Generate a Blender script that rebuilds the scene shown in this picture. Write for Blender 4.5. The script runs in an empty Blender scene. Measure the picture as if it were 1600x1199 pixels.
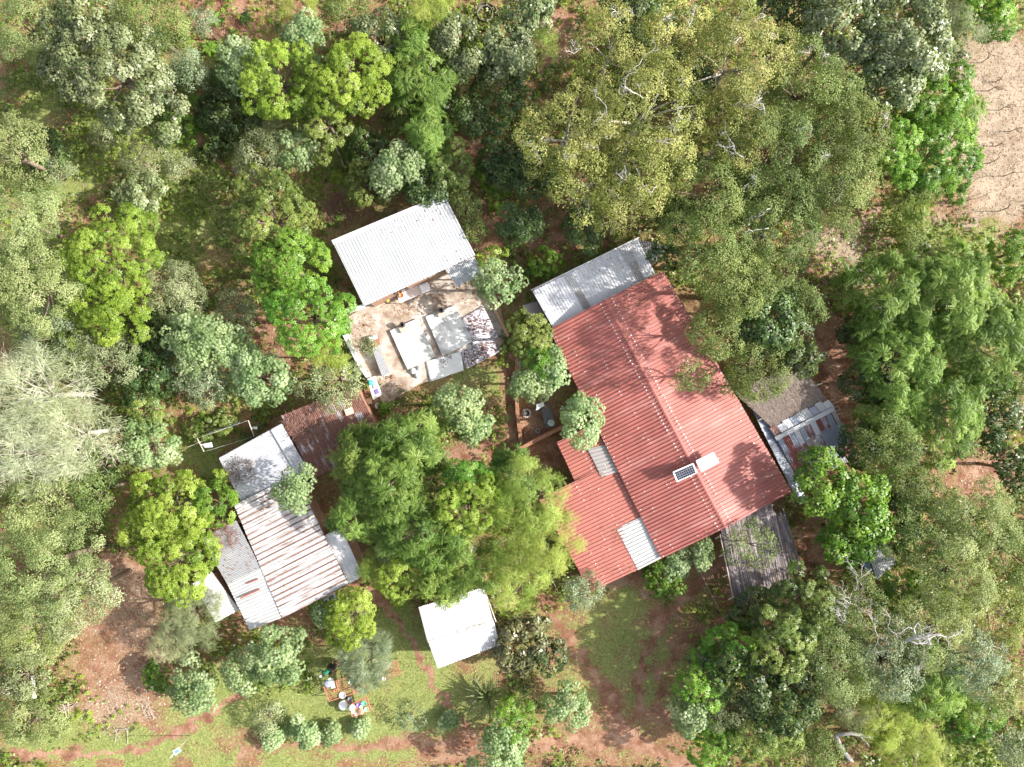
import bpy, math, random
import numpy as np
from mathutils import Vector, Matrix, Euler

# ---------------------------------------------------------------- scene, camera, light
SC = bpy.context.scene
COL = SC.collection
random.seed(11)
R = np.random.default_rng(11)
H = 50.0                                   # drone height above the yard
S = 0.045                                  # metres per photo pixel on the ground

cam_d = bpy.data.cameras.new('camera')
cam_d.sensor_width = 36.0
cam_d.lens = 25.0
cam_d.clip_end = 1000
cam = bpy.data.objects.new('camera', cam_d)
cam.location = (0, 0, H)
COL.objects.link(cam)
SC.camera = cam

SUN_EL = math.radians(33)
world = bpy.data.worlds.new('World')
SC.world = world
world.use_nodes = True
wn = world.node_tree
sky = wn.nodes.new('ShaderNodeTexSky')
sky.sky_type = 'NISHITA'
sky.sun_disc = False
sky.sun_elevation = SUN_EL
sky.sun_rotation = math.radians(90)
sky.air_density = 1.0
sky.dust_density = 3.0
hs = wn.nodes.new('ShaderNodeHueSaturation')      # sky colour desaturated so that shade turns out less blue
hs.inputs['Saturation'].default_value = 0.45
wn.links.new(sky.outputs[0], hs.inputs['Color'])
wn.links.new(hs.outputs[0], wn.nodes['Background'].inputs[0])
wn.nodes['Background'].inputs[1].default_value = 0.15
sun_d = bpy.data.lights.new('sun', 'SUN')
sun_d.energy = 5.0
sun_d.angle = math.radians(0.6)
sun_d.color = (1.0, 0.95, 0.87)
sun = bpy.data.objects.new('sun', sun_d)
sun.rotation_euler = (0, math.radians(90) - SUN_EL, 0)
sun.location = (60, 0, 40)
COL.objects.link(sun)

SC.view_settings.view_transform = 'Standard'
SC.view_settings.look = 'None'
SC.view_settings.exposure = 0.97
SC.view_settings.gamma = 1
SC.cycles.max_bounces = 5
SC.cycles.diffuse_bounces = 3
SC.cycles.glossy_bounces = 2
SC.cycles.transmission_bounces = 4
SC.cycles.transparent_max_bounces = 6
SC.cycles.use_denoising = True

# ---------------------------------------------------------------- helpers
def P(px, py, z=0.0):
    """a point of the place, seen at photo position (px, py), standing z metres up"""
    k = S * (H - z) / H
    return Vector(((px - 800) * k, (599.5 - py) * k, z))

def tag(o, label, cat, group=None, kind=None):
    if label: o['label'] = label
    if cat: o['category'] = cat
    if group: o['group'] = group
    if kind: o['kind'] = kind
    return o

def thing(name, loc, label, cat, group=None):
    o = bpy.data.objects.new(name, None)
    o.empty_display_size = 0.3
    o.location = loc
    COL.objects.link(o)
    return tag(o, label, cat, group)

def copy_tree(o, loc, rz=None, parent=None):
    c = o.copy(); COL.objects.link(c)
    if parent: c.parent = parent
    else:
        c.location = loc
        if rz is not None: c.rotation_euler = (0, 0, rz)
    for ch in list(o.children): copy_tree(ch, None, None, c)
    return c

def link_mesh(name, me, mats, parent=None):
    if not isinstance(mats, (list, tuple)): mats = [mats]
    for m in mats: me.materials.append(m)
    o = bpy.data.objects.new(name, me)
    COL.objects.link(o)
    if parent is not None: o.parent = parent
    return o

def quads_mesh(name, V, tint=None, smooth=False):
    """V: (n,4,3) array of separate quads; tint: (n,3) per-face attribute"""
    n = len(V)
    me = bpy.data.meshes.new(name)
    me.vertices.add(n * 4); me.loops.add(n * 4); me.polygons.add(n)
    me.vertices.foreach_set('co', np.ascontiguousarray(V, dtype=np.float32).ravel())
    me.loops.foreach_set('vertex_index', np.arange(n * 4, dtype=np.int32))
    me.polygons.foreach_set('loop_start', np.arange(0, n * 4, 4, dtype=np.int32))
    me.update(calc_edges=True)
    if tint is not None:
        a = me.attributes.new('tint', 'FLOAT_VECTOR', 'FACE')
        a.data.foreach_set('vector', np.ascontiguousarray(tint, dtype=np.float32).ravel())
    return me

class MB:
    def __init__(s):
        s.v = []; s.f = []; s.m = []; s.sm = []
    def add(s, vs, fs, m=0, smooth=False):
        b = len(s.v); s.v += [tuple(x) for x in vs]
        for f in fs:
            s.f.append(tuple(b + i for i in f)); s.m.append(m); s.sm.append(smooth)
        return s
    def hexa(s, b4, t4, m=0):
        """8-corner solid from bottom and top loops of n points"""
        n = len(b4)
        vs = list(b4) + list(t4)
        fs = [tuple(range(n - 1, -1, -1)), tuple(range(n, 2 * n))]
        fs += [(i, (i + 1) % n, n + (i + 1) % n, n + i) for i in range(n)]
        return s.add(vs, fs, m)
    def box(s, c, d, rz=0, m=0, rot=None):
        M = rot if rot is not None else Matrix.Rotation(rz, 3, 'Z')
        c = Vector(c); x, y, z = d[0] / 2, d[1] / 2, d[2] / 2
        q = lambda k: [c + M @ Vector((a * x, b * y, k * z)) for a, b in ((-1, -1), (1, -1), (1, 1), (-1, 1))]
        return s.hexa(q(-1), q(1), m)
    def bar(s, p, q, w, h, m=0):
        p = Vector(p); q = Vector(q); d = (q - p)
        L = d.length; d.normalize()
        up = Vector((0, 0, 1)) if abs(d.z) < 0.95 else Vector((0, 1, 0))
        y = up.cross(d).normalized(); z = d.cross(y)
        M = Matrix((d, y, z)).transposed()
        return s.box((p + q) / 2, (L, w, h), rot=M, m=m)
    def tube(s, pts, rad, n=6, m=0, cap=True, smooth=True):
        pts = [Vector(p) for p in pts]
        if not isinstance(rad, (list, tuple)): rad = [rad] * len(pts)
        vs = []; fs = []
        for i, p in enumerate(pts):
            d = (pts[min(i + 1, len(pts) - 1)] - pts[max(i - 1, 0)]).normalized()
            a = Vector((0, 0, 1)) if abs(d.z) < 0.9 else Vector((1, 0, 0))
            u = a.cross(d).normalized(); w = d.cross(u)
            for k in range(n):
                t = 2 * math.pi * k / n
                vs.append(p + (u * math.cos(t) + w * math.sin(t)) * rad[i])
        for i in range(len(pts) - 1):
            for k in range(n):
                k2 = (k + 1) % n
                fs.append((i * n + k, i * n + k2, (i + 1) * n + k2, (i + 1) * n + k))
        if cap:
            fs.append(tuple(range(n - 1, -1, -1)))
            e = (len(pts) - 1) * n
            fs.append(tuple(range(e, e + n)))
        return s.add(vs, fs, m, smooth)
    def lathe(s, c, prof, n=20, m=0, sx=1, sy=1, smooth=True):
        """prof: list of (r, z) from bottom/outside round; closed by nothing"""
        c = Vector(c); vs = []; fs = []
        for r, z in prof:
            for k in range(n):
                t = 2 * math.pi * k / n
                vs.append(c + Vector((r * math.cos(t) * sx, r * math.sin(t) * sy, z)))
        for i in range(len(prof) - 1):
            for k in range(n):
                k2 = (k + 1) % n
                fs.append((i * n + k, i * n + k2, (i + 1) * n + k2, (i + 1) * n + k))
        fs.append(tuple(range(n - 1, -1, -1)))
        e = (len(prof) - 1) * n
        fs.append(tuple(range(e, e + n)))
        return s.add(vs, fs, m, smooth)
    def build(s, name, mats, parent=None):
        o0 = Vector(parent.location) if parent is not None else Vector((0, 0, 0))
        pp = parent
        while pp is not None and pp.parent is not None:
            pp = pp.parent; o0 = o0 + Vector(pp.location)
        me = bpy.data.meshes.new(name)
        me.from_pydata([(v[0] - o0.x, v[1] - o0.y, v[2] - o0.z) for v in s.v], [], s.f)
        me.polygons.foreach_set('material_index', s.m)
        me.polygons.foreach_set('use_smooth', s.sm)
        me.update()
        return link_mesh(name, me, mats, parent)

# ---------------------------------------------------------------- material helpers
class Mat:
    def __init__(s, name):
        s.m = bpy.data.materials.new(name); s.m.use_nodes = True
        s.t = s.m.node_tree
        s.b = s.t.nodes['Principled BSDF']
        s.out = s.t.nodes['Material Output']
    def n(s, typ, **kw):
        nd = s.t.nodes.new('ShaderNode' + typ)
        for k, v in kw.items():
            if k.startswith('i_'):
                key = k[2:]
                key = int(key) if key.isdigit() else key.replace('_', ' ')
                nd.inputs[key].default_value = v
            else: setattr(nd, k, v)
        return nd
    def l(s, a, b): s.t.links.new(a, b)
    def coord(s, kind='Object', scale=(1, 1, 1), rot=(0, 0, 0)):
        if kind == 'World':
            g = s.n('NewGeometry').outputs['Position']
        else:
            g = s.n('TexCoord').outputs[kind]
        mp = s.n('Mapping'); mp.inputs['Scale'].default_value = scale
        mp.inputs['Rotation'].default_value = rot
        s.l(g, mp.inputs[0]); return mp.outputs[0]
    def noise(s, co, scale, detail=4, rough=0.6, dist=0.0):
        nd = s.n('TexNoise'); nd.inputs['Scale'].default_value = scale
        nd.inputs['Detail'].default_value = detail; nd.inputs['Roughness'].default_value = rough
        nd.inputs['Distortion'].default_value = dist
        if co is not None: s.l(co, nd.inputs['Vector'])
        return nd.outputs[0]
    def ramp(s, x, stops):
        nd = s.n('ValToRGB'); cr = nd.color_ramp
        while len(cr.elements) < len(stops): cr.elements.new(0.5)
        for e, (p, c) in zip(cr.elements, stops):
            e.position = p; e.color = (*c, 1) if len(c) == 3 else c
        s.l(x, nd.inputs[0]); return nd.outputs[0]
    def mix(s, f, a, b, mode='MIX'):
        nd = s.n('Mix', data_type='RGBA', blend_type=mode)
        for val, i in ((f, 0), (a, 6), (b, 7)):
            if isinstance(val, (int, float)): nd.inputs[i].default_value = val
            elif isinstance(val, tuple): nd.inputs[i].default_value = (*val, 1)
            else: s.l(val, nd.inputs[i])
        return nd.outputs[2]
    def math(s, op, a, b=0.0, c=None, clamp=False):
        nd = s.n('Math', operation=op, use_clamp=clamp)
        for i, v in enumerate((a, b, c)):
            if v is None: continue
            if isinstance(v, (int, float)): nd.inputs[i].default_value = v
            else: s.l(v, nd.inputs[i])
        return nd.outputs[0]
    def step(s, x, lo, hi):
        nd = s.n('MapRange', interpolation_type='SMOOTHSTEP')
        s.l(x, nd.inputs[0]); nd.inputs[1].default_value = lo; nd.inputs[2].default_value = hi
        return nd.outputs[0]
    def bump(s, x, strength=0.3, dist=0.02):
        nd = s.n('Bump'); nd.inputs['Strength'].default_value = strength
        nd.inputs['Distance'].default_value = dist
        s.l(x, nd.inputs['Height']); s.l(nd.outputs[0], s.b.inputs['Normal'])
    def set(s, color=None, rough=None, spec=None, metal=None):
        for v, k in ((color, 'Base Color'), (rough, 'Roughness'), (spec, 'Specular IOR Level'), (metal, 'Metallic')):
            if v is None: continue
            if isinstance(v, (int, float)): s.b.inputs[k].default_value = v
            elif isinstance(v, tuple): s.b.inputs[k].default_value = (*v, 1)
            else: s.l(v, s.b.inputs[k])
        return s.m

_cache = {}
def plain(name, col, rough=0.6, var=0.25, scale=6.0, spec=0.4, metal=0.0):
    if name in _cache: return _cache[name]
    M = Mat(name)
    nz = M.noise(M.coord('World'), scale, 5, 0.65)
    d = tuple(c * (1 - var) for c in col); u = tuple(min(1, c * (1 + var * 0.6)) for c in col)
    c = M.ramp(nz, [(0.3, d), (0.7, u)])
    _cache[name] = M.set(c, rough, spec, metal)
    return _cache[name]

def leaf_mat(name, dark, mid, light, rough=0.5, trans=0.35, spec=0.4, tr=None, hj=.022, vj=.28):
    """leaf colours spread over the leaves by two random numbers stored on each leaf"""
    M = Mat(name)
    at = M.n('Attribute', attribute_name='tint')
    sp = M.n('SeparateXYZ'); M.l(at.outputs['Vector'], sp.inputs[0])
    f = M.math('ADD', M.math('MULTIPLY', sp.outputs[0], 0.45), M.math('MULTIPLY', sp.outputs[1], 0.55))
    c = M.ramp(f, [(0.12, dark), (0.5, mid), (0.88, light)])
    oi = M.n('ObjectInfo')                            # no two plants are quite the same green
    hv = M.n('HueSaturation'); M.l(c, hv.inputs['Color'])
    M.l(M.math('ADD', M.math('MULTIPLY', oi.outputs['Random'], hj), .502 - hj / 2), hv.inputs['Hue'])
    M.l(M.math('ADD', M.math('MULTIPLY', M.math('FRACT', M.math('MULTIPLY', oi.outputs['Random'], 7.3)), vj), 1.0 - vj / 2), hv.inputs['Value'])
    c = M.mix(M.math('MULTIPLY', M.step(sp.outputs[2], .965, .98), .6), hv.outputs[0], (.30, .25, .09))
    M.set(c, rough, spec)
    ts = M.n('BsdfTranslucent')
    tc = M.mix(1.0, c, tr or (1.15, 1.25, 0.45), 'MULTIPLY')
    M.l(tc, ts.inputs[0])
    mx = M.n('MixShader'); mx.inputs[0].default_value = trans
    M.l(M.b.outputs[0], mx.inputs[1]); M.l(ts.outputs[0], mx.inputs[2])
    M.l(mx.outputs[0], M.out.inputs[0])
    return M.m
# ---------------------------------------------------------------- ground masks (photo pixel space at z = 0)
GRASS = [(520,1090,300,85,1.0),(640,1000,85,80,1.0),(170,1165,200,40,.95),(420,1185,400,24,.85),(270,340,100,85,.9),
 (240,222,150,75,1),(110,255,80,70,.9),(90,330,50,60,.7),(60,80,60,50,.8),(310,700,75,45,.8),(1480,385,140,50,.95),(1560,20,70,35,1),(950,955,75,55,.8),
 (985,1010,80,75,.75),(1080,930,50,28,.6),(880,1060,50,60,.7),(740,620,80,60,.75),(1540,1175,130,40,1),(905,400,70,45,.75),
 (530,240,40,60,.7),(100,1130,110,40,.9),(560,1050,120,50,1),(790,1100,60,60,.7),(960,1190,120,12,.6),(1030,1060,40,60,.6),
 (1100,900,50,40,.5),(1065,1050,60,60,.7),(905,1020,50,60,.65),(1110,1000,60,50,.5),(930,1100,50,40,.55),(870,1135,50,30,.6),(1020,930,70,40,.6),(1530,180,30,30,.42),(1560,250,40,30,.42),(1540,100,40,20,.4),(1580,60,30,30,.4),(1510,310,40,20,.4),(1000,1060,60,50,.75),(870,1190,110,10,.6),(1090,1100,50,50,.5),(985,1125,30,20,.6),(900,1075,30,50,.6),(1440,340,60,40,.8),(40,1010,60,60,.7),(400,250,60,60,.5),(300,180,60,60,.6),(650,640,80,30,.35),
 (1200,1000,120,120,.35),(1450,1000,200,160,.45),(1420,560,200,150,.5),(300,540,180,120,.45),(60,400,80,400,.8),(300,200,260,200,.6),(620,150,200,130,.45)]
STRAW = [(1560,190,95,175,1.0),(1320,395,85,55,.7),(190,1090,70,50,.5),(205,960,60,80,.4),(1290,460,40,30,.4),(1530,335,60,30,.8),
 (720,685,70,20,.3),(200,250,70,40,.35),(740,640,30,40,.4),(950,905,60,20,.6),(110,330,60,30,.3)]
DIRT = [(1530,750,60,40,1),(1310,600,50,110,.9),(200,910,60,40,.9),(170,1010,60,80,.5),(1060,985,60,16,.4),(950,1130,60,30,.3),
 (1000,1180,80,14,.4),(880,1163,70,12,.6),(650,1165,110,12,.5),(840,690,45,60,1),(720,710,70,20,.9),(760,350,40,60,.9),
 (860,60,40,60,.8),(430,520,50,40,.8),(590,660,50,40,.9),(1270,840,50,60,.9),(700,1180,60,20,.5),(540,900,40,40,.7),
 (340,30,60,40,.6),(540,30,50,25,.8),(880,350,60,60,.5),(740,240,30,40,.8),(230,1040,60,60,.5),(420,960,60,30,.9),(1180,880,40,70,.8)]
PATHS = [([(20,1180),(90,1176),(150,1181),(210,1175),(270,1152),(320,1122),(350,1100),(390,1084)],7,1.0),
 ([(380,1172),(480,1164),(560,1168),(650,1160),(740,1166),(840,1163)],10,.62),
 ([(820,1166),(880,1158),(950,1152),(1010,1164),(1060,1190),(1100,1230)],11,.9),
 ([(845,935),(870,970),(905,1020),(935,1062),(955,1100),(975,1140),(1010,1170)],9,.75),
 ([(1003,1110),(1003,1040),(1012,1005),(1038,965),(1070,930),(1110,895),(1150,860)],9,.75),
 ([(1035,1120),(1028,1080),(1038,1045),(1070,1008),(1110,975),(1170,955)],8,.75),
 ([(560,905),(598,945),(625,975),(648,1015),(672,1065),(700,1105),(722,1135),(742,1165)],5.5,1.0),
 ([(265,130),(300,200),(340,255),(400,290)],7,.9),
 ([(640,1165),(760,1195),(800,1215)],12,.5),
 ([(795,560),(800,640),(812,710),(800,740)],9,.8),
 ([(690,720),(760,705),(810,712)],13,.9)]

def vnoise(x, y, seed=0):
    """smooth value noise, vectorised"""
    xi = np.floor(x).astype(np.int64); yi = np.floor(y).astype(np.int64)
    fx = x - xi; fy = y - yi
    fx = fx * fx * (3 - 2 * fx); fy = fy * fy * (3 - 2 * fy)
    def h(a, b):
        n = (a * 374761393 + b * 668265263 + seed * 974711) & 0x7fffffff
        n = ((n ^ (n >> 13)) * 1274126177) & 0x7fffffff
        return ((n ^ (n >> 16)) & 0xffff) / 65535.0
    return (h(xi, yi) * (1 - fx) + h(xi + 1, yi) * fx) * (1 - fy) + (h(xi, yi + 1) * (1 - fx) + h(xi + 1, yi + 1) * fx) * fy
def fbm(x, y, seed=0, o=4):
    a = 0; w = 0.5; t = 0
    for i in range(o):
        a = a + w * vnoise(x * 2 ** i, y * 2 ** i, seed + i); t += w; w *= 0.5
    return a / t

def seg_dist(px, py, pts):
    d = np.full(px.shape, 1e9)
    for (x0, y0), (x1, y1) in zip(pts[:-1], pts[1:]):
        vx, vy = x1 - x0, y1 - y0
        t = np.clip(((px - x0) * vx + (py - y0) * vy) / (vx * vx + vy * vy), 0, 1)
        d = np.minimum(d, np.hypot(px - x0 - t * vx, py - y0 - t * vy))
    return d
def blob(px, py, L):
    m = np.zeros(px.shape)
    for cx, cy, rx, ry, w in L:
        q = np.sqrt(((px - cx) / rx) ** 2 + ((py - cy) / ry) ** 2)
        m = np.maximum(m, w * np.clip((1.35 - q) / 0.8, 0, 1))
    return m
def masks(wx, wy):
    px = wx / S + 800; py = 599.5 - wy / S
    w1 = (fbm(wx * .6, wy * .6, 3, 6) - .5) * 110; w2 = (fbm(wx * .6, wy * .6, 9, 6) - .5) * 110
    qx, qy = px + w1, py + w2
    pw = np.zeros(px.shape)
    jx = px + (fbm(wx * 1.6, wy * 1.6, 21, 5) - .5) * 34; jy = py + (fbm(wx * 1.6, wy * 1.6, 25, 5) - .5) * 34
    for pts, wd, s in PATHS:
        pw = np.maximum(pw, s * np.clip((wd * 1.35 - seg_dist(jx, jy, pts)) / (wd * 1.0), 0, 1))
    g = np.maximum(blob(qx, qy, GRASS), 0.44)
    out = (px < -40) | (px > 1640) | (py < -40) | (py > 1240)
    g = np.where(out, 0.7, g)
    st = blob(qx, qy, STRAW); di = blob(qx, qy, DIRT)
    g = g * np.clip(.45 + 1.1 * fbm(wx * .9, wy * .9, 81, 5), .4, 1.1)
    g = g * (1 - pw) * (1 - 0.85 * di) * (1 - 0.75 * st)
    return g, st * (1 - pw), np.maximum(di, pw), pw

def ground_h(x, y):
    return (fbm(x * 0.35, y * 0.35, 40) - .5) * 0.16 + (fbm(x * 2.2, y * 2.2, 44, 2) - .5) * 0.035 - 0.05

def ground_material():
    M = Mat('ground_soil')
    at = M.n('Attribute', attribute_name='cover')
    sp = M.n('SeparateXYZ'); M.l(at.outputs['Vector'], sp.inputs[0])
    co = M.coord('World')
    n1 = M.noise(co, 0.9, 6, 0.65); n2 = M.noise(co, 7.0, 5, 0.7); n3 = M.noise(co, 35.0, 4, 0.7)
    soil = M.ramp(n1, [(0.25, (.15, .066, .04)), (0.5, (.235, .112, .07)), (0.75, (.34, .20, .135))])
    soil = M.mix(M.math('MULTIPLY', M.step(n2, .45, .75), .5), soil, (.17, .085, .055))
    pale = M.ramp(n2, [(0.3, (.31, .18, .12)), (0.7, (.52, .36, .26))])
    soil = M.mix(M.math('MULTIPLY', M.math('MULTIPLY', sp.outputs[2], .7), M.step(n1, .38, .62)), soil, pale)
    grass = M.ramp(n2, [(0.25, (.085, .12, .03)), (0.5, (.20, .24, .07)), (0.78, (.38, .36, .16))])
    grass = M.mix(M.math('MULTIPLY', M.step(n3, .4, .8), .5), grass, (.26, .24, .12))
    straw = M.ramp(n3, [(0.25, (.19, .135, .095)), (0.5, (.37, .29, .21)), (0.75, (.60, .51, .41))])
    straw = M.mix(M.math('MULTIPLY', M.step(n1, .46, .62), .6), straw, (.23, .165, .12))
    straw = M.mix(M.math('MULTIPLY', M.step(n2, .58, .72), .4), straw, (.20, .19, .08))
    nn = M.math('MULTIPLY', M.math('SUBTRACT', M.math('ADD', M.math('MULTIPLY', n2, .6), M.math('MULTIPLY', n3, .4)), .5), 3.0)
    fg = M.step(M.math('ADD', sp.outputs[0], nn), .3, .75)
    fs = M.step(M.math('ADD', sp.outputs[1], nn), .3, .7)
    c = M.mix(fs, soil, straw); c = M.mix(fg, c, grass)
    h = M.math('ADD', M.math('MULTIPLY', n3, .5), n2)
    M.bump(h, 0.6, 0.06)
    return M.set(c, 0.95, 0.15)
GROUND = ground_material()

def axis(lo, hi, step, far):
    core = list(np.arange(lo, hi + 1e-6, step))
    pre = [lo - d for d in (far, far * .5, far * .25, 8, 4, 2, 1)]
    post = [hi + d for d in (1, 2, 4, 8, far * .25, far * .5, far)]
    return np.array(pre + core + post)
xs = axis(-38, 38, .2, 160); ys = axis(-29, 29, .2, 160)
GX, GY = np.meshgrid(xs, ys)
GZ = ground_h(GX, GY)
g_, s_, d_, p_ = masks(GX, GY)
nx, ny = len(xs), len(ys)
idx = np.arange(nx * ny).reshape(ny, nx)
F = np.stack([idx[:-1, :-1], idx[:-1, 1:], idx[1:, 1:], idx[1:, :-1]], -1).reshape(-1, 4)
cover = np.stack([g_, s_, d_], -1).reshape(-1, 3)
pts = np.stack([GX, GY, GZ], -1).reshape(-1, 3)
def grid_mesh(name, V, F, cov):
    me = bpy.data.meshes.new(name)
    me.vertices.add(len(V)); me.loops.add(F.size); me.polygons.add(len(F))
    me.vertices.foreach_set('co', V.astype(np.float32).ravel())
    me.loops.foreach_set('vertex_index', F.astype(np.int32).ravel())
    me.polygons.foreach_set('loop_start', np.arange(0, F.size, 4, dtype=np.int32))
    me.polygons.foreach_set('use_smooth', np.ones(len(F), dtype=bool))
    me.update(calc_edges=True)
    a = me.attributes.new('cover', 'FLOAT_VECTOR', 'POINT')
    a.data.foreach_set('vector', cov.astype(np.float32).ravel())
    return me
def face_mask(pm, th): 
    q = pm.reshape(-1)[F]; return q.mean(1) > th
og = link_mesh('ground', grid_mesh('ground', pts, F, cover), GROUND); tag(og, None, None, None, 'structure')
def sub_sheet(name, sel, lift, label=None):
    Fs = F[sel]; used, inv = np.unique(Fs, return_inverse=True)
    V = pts[used].copy(); V[:, 2] += lift
    o = link_mesh(name, grid_mesh(name, V, inv.reshape(-1, 4), cover[used]), GROUND)
    o['kind'] = 'structure'
    return o
sub_sheet('dirt_path', face_mask(p_, .42), .005)
sub_sheet('stubble_field', face_mask(np.where((GX > 29) & (GY > 9), s_, 0), .45), .005)

# grass blades: nobody could count them
def scatter(n, fn, box=(-37, 37, -28, 28)):
    x = R.uniform(box[0], box[1], n); y = R.uniform(box[2], box[3], n)
    k = R.random(n) < fn(x, y)
    return x[k], y[k]
def blades(name, n, fn, h, w, lean, mat, label):
    x, y = scatter(n, lambda x, y: fn(x, y) * np.clip((fbm(x * 2.2, y * 2.2, 83, 3) - .28) * 4, .12, 1)); m = len(x)
    z = ground_h(x, y); t = R.uniform(0, 6.28, m); hh = h * R.uniform(.4, 1.4, m); ww = w * R.uniform(.6, 1.3, m)
    a = R.uniform(0, 6.28, m); L = lean * R.uniform(.3, 1.5, m)
    base = np.stack([x, y, z - .01], -1)
    side = np.stack([np.cos(t), np.sin(t), 0 * t], -1) * ww[:, None]
    mid = base + np.stack([np.cos(a) * L * .4, np.sin(a) * L * .4, hh * .6], -1)
    tip = base + np.stack([np.cos(a) * L, np.sin(a) * L, hh * .85], -1)
    V = np.stack([base - side * .5, base + side * .5, mid + side * .6, tip], 1)
    cl = fbm(x * .6, y * .6, 70); 
    me = quads_mesh(name, V, np.stack([R.random(m), np.clip((cl - .3) * 2.2, 0, 1), R.random(m)], -1))
    o = link_mesh(name, me, mat); o['kind'] = 'stuff'; tag(o, label, 'grass')
    return o
ML = {}
ML['grass'] = leaf_mat('grass_blade', (.15, .20, .04), (.32, .38, .10), (.55, .53, .25), .6, .3)
ML['straw'] = leaf_mat('straw_blade', (.26, .20, .13), (.45, .37, .27), (.66, .58, .46), .7, .15, tr=(1, 1, .8))
ML['litter'] = leaf_mat('litter_leaf', (.14, .07, .04), (.30, .18, .10), (.52, .38, .24), .7, .1, tr=(1, 1, .8))
blades('grass', 560000, lambda x, y: np.clip(masks(x, y)[0] * 1.15 - .2, 0, 1), .10, .022, .09, ML['grass'], 'short green grass over lawns and clearings')
blades('dry_grass', 260000, lambda x, y: np.clip(masks(x, y)[1] - .1, 0, 1), .08, .022, .14, ML['straw'], 'short dry straw over the pale stubble ground')
def flat_leaves(name, n, fn, size, mat, label, z0=.015):
    x, y = scatter(n, fn); m = len(x)
    z = ground_h(x, y) + z0 + R.random(m) * .02; t = R.uniform(0, 6.28, m)
    l = size * R.uniform(.5, 1.5, m); w = l * R.uniform(.3, .6, m)
    d = np.stack([np.cos(t), np.sin(t), R.uniform(-.3, .3, m)], -1) * l[:, None]
    s = np.stack([-np.sin(t), np.cos(t), R.uniform(-.3, .3, m)], -1) * w[:, None]
    c = np.stack([x, y, z], -1)
    V = np.stack([c - d * .5, c + s * .5, c + d * .5, c - s * .5], 1)
    me = quads_mesh(name, V, R.random((m, 3)))
    o = link_mesh(name, me, mat); o['kind'] = 'stuff'; tag(o, label, 'litter')
flat_leaves('leaf_litter', 150000, lambda x, y: np.clip(.75 - masks(x, y)[0] - .75 * masks(x, y)[3], .03, .8), .13, ML['litter'], 'fallen brown leaves strewn over bare soil')
flat_leaves('pale_litter', 60000, lambda x, y: blob(x / S + 800, 599.5 - y / S, [(190,1080,70,60,.9),(205,960,60,80,.5),(1310,420,70,60,.6),(1540,740,60,40,.4),(150,310,60,40,.3),(430,520,60,40,.3)]), .17, ML['straw'], 'pale dry litter over the soil strips')
# ---------------------------------------------------------------- foliage
def leafq(L, W, az, el, off=(0, 0, 0), droop=0.0, roll=0.0):
    """one folded leaf: base, left, tip, right"""
    d = np.array([math.cos(az) * math.cos(el), math.sin(az) * math.cos(el), math.sin(el)])
    s = np.array([-math.sin(az), math.cos(az), roll]); o = np.array(off, float)
    m = o + d * L * .5 + np.array([0, 0, .12 * W])
    return np.array([o, m + s * W / 2, o + d * L + np.array([0, 0, -droop * L]), m - s * W / 2])
rr = random.Random(5)
def T_rosette():
    q = [leafq(.24, .09, 2 * math.pi * i / 7 + rr.uniform(-.2, .2), .25, droop=.35) for i in range(7)]
    q += [leafq(.14, .06, 2 * math.pi * i / 4, .8, (0, 0, .02)) for i in range(4)]
    return np.array(q), .13
def T_palmate():
    q = []
    for i in range(11):                     # a head of long-stalked, finger-lobed leaves
        a = 2.4 * i; d = .10 + .30 * (i / 11) ** .6; z = .14 - .22 * (i / 11)
        o = (math.cos(a) * d, math.sin(a) * d, z)
        for j in range(6):
            b = a + (j - 2.5) * .52
            q.append(leafq(.24 * (1 - .10 * abs(j - 2.5)), .062, b, -.12 - .25 * (i / 11), o, droop=.30, roll=rr.uniform(-.4, .4)))
    return np.array(q), .62
def T_frond(n=8, L=.75, l=.17, w=.055):
    q = []
    for i in range(n):
        t = (i + .6) / n; x = t * L; z = .10 * math.sin(t * 2.4) - .12 * t * t
        k = l * (1 - .55 * abs(t - .4))
        for sgn in (1, -1): q.append(leafq(k, w, sgn * (1.15 - .35 * t), -.1, (x, 0, z), droop=.2))
    return np.array(q), .14
def T_frondhead(nf=8, L=.62, n=7, l=.18, w=.075, up=.12):
    q = []
    for f in range(nf):
        a = 2 * math.pi * f / nf + rr.uniform(-.25, .25); ca, sa = math.cos(a), math.sin(a); LL = L * rr.uniform(.75, 1.2)
        for i in range(n):
            t = (i + .7) / n; x = t * LL; z = up * math.sin(t * 2.2) - .30 * t * t * LL
            k = l * (1 - .5 * abs(t - .45))
            for sg in (1, -1): q.append(leafq(k, w, a + sg * (1.1 - .4 * t), -.2, (x * ca, x * sa, z), droop=.25))
    return np.array(q), .85
def T_tuft(n=12, rad=.17, L=.085, W=.05):
    q = []
    for i in range(n):
        v = np.array([rr.gauss(0, 1), rr.gauss(0, 1), rr.gauss(0, .6)]); v = v / np.linalg.norm(v) * rad * rr.uniform(.3, 1)
        q.append(leafq(L * rr.uniform(.7, 1.3), W, rr.uniform(0, 6.28), rr.uniform(-.4, .5), v))
    return np.array(q), .07
def T_broad(n=6):
    q = []
    for i in range(n):
        a = rr.uniform(0, 6.28)
        q.append(leafq(rr.uniform(.17, .27), .13, a, rr.uniform(-.3, .3), (math.cos(a) * .06, math.sin(a) * .06, rr.uniform(-.06, .06)), droop=.3))
    return np.array(q), .11
def T_needle(n=12, L=.5, W=.022):
    q = []
    for i in range(n):
        q.append(leafq(L * rr.uniform(.6, 1.2), W, rr.uniform(-.9, .9), rr.uniform(-.2, .7), (rr.uniform(0, .15), rr.uniform(-.1, .1), 0), droop=.15))
    return np.array(q), .10
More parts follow.
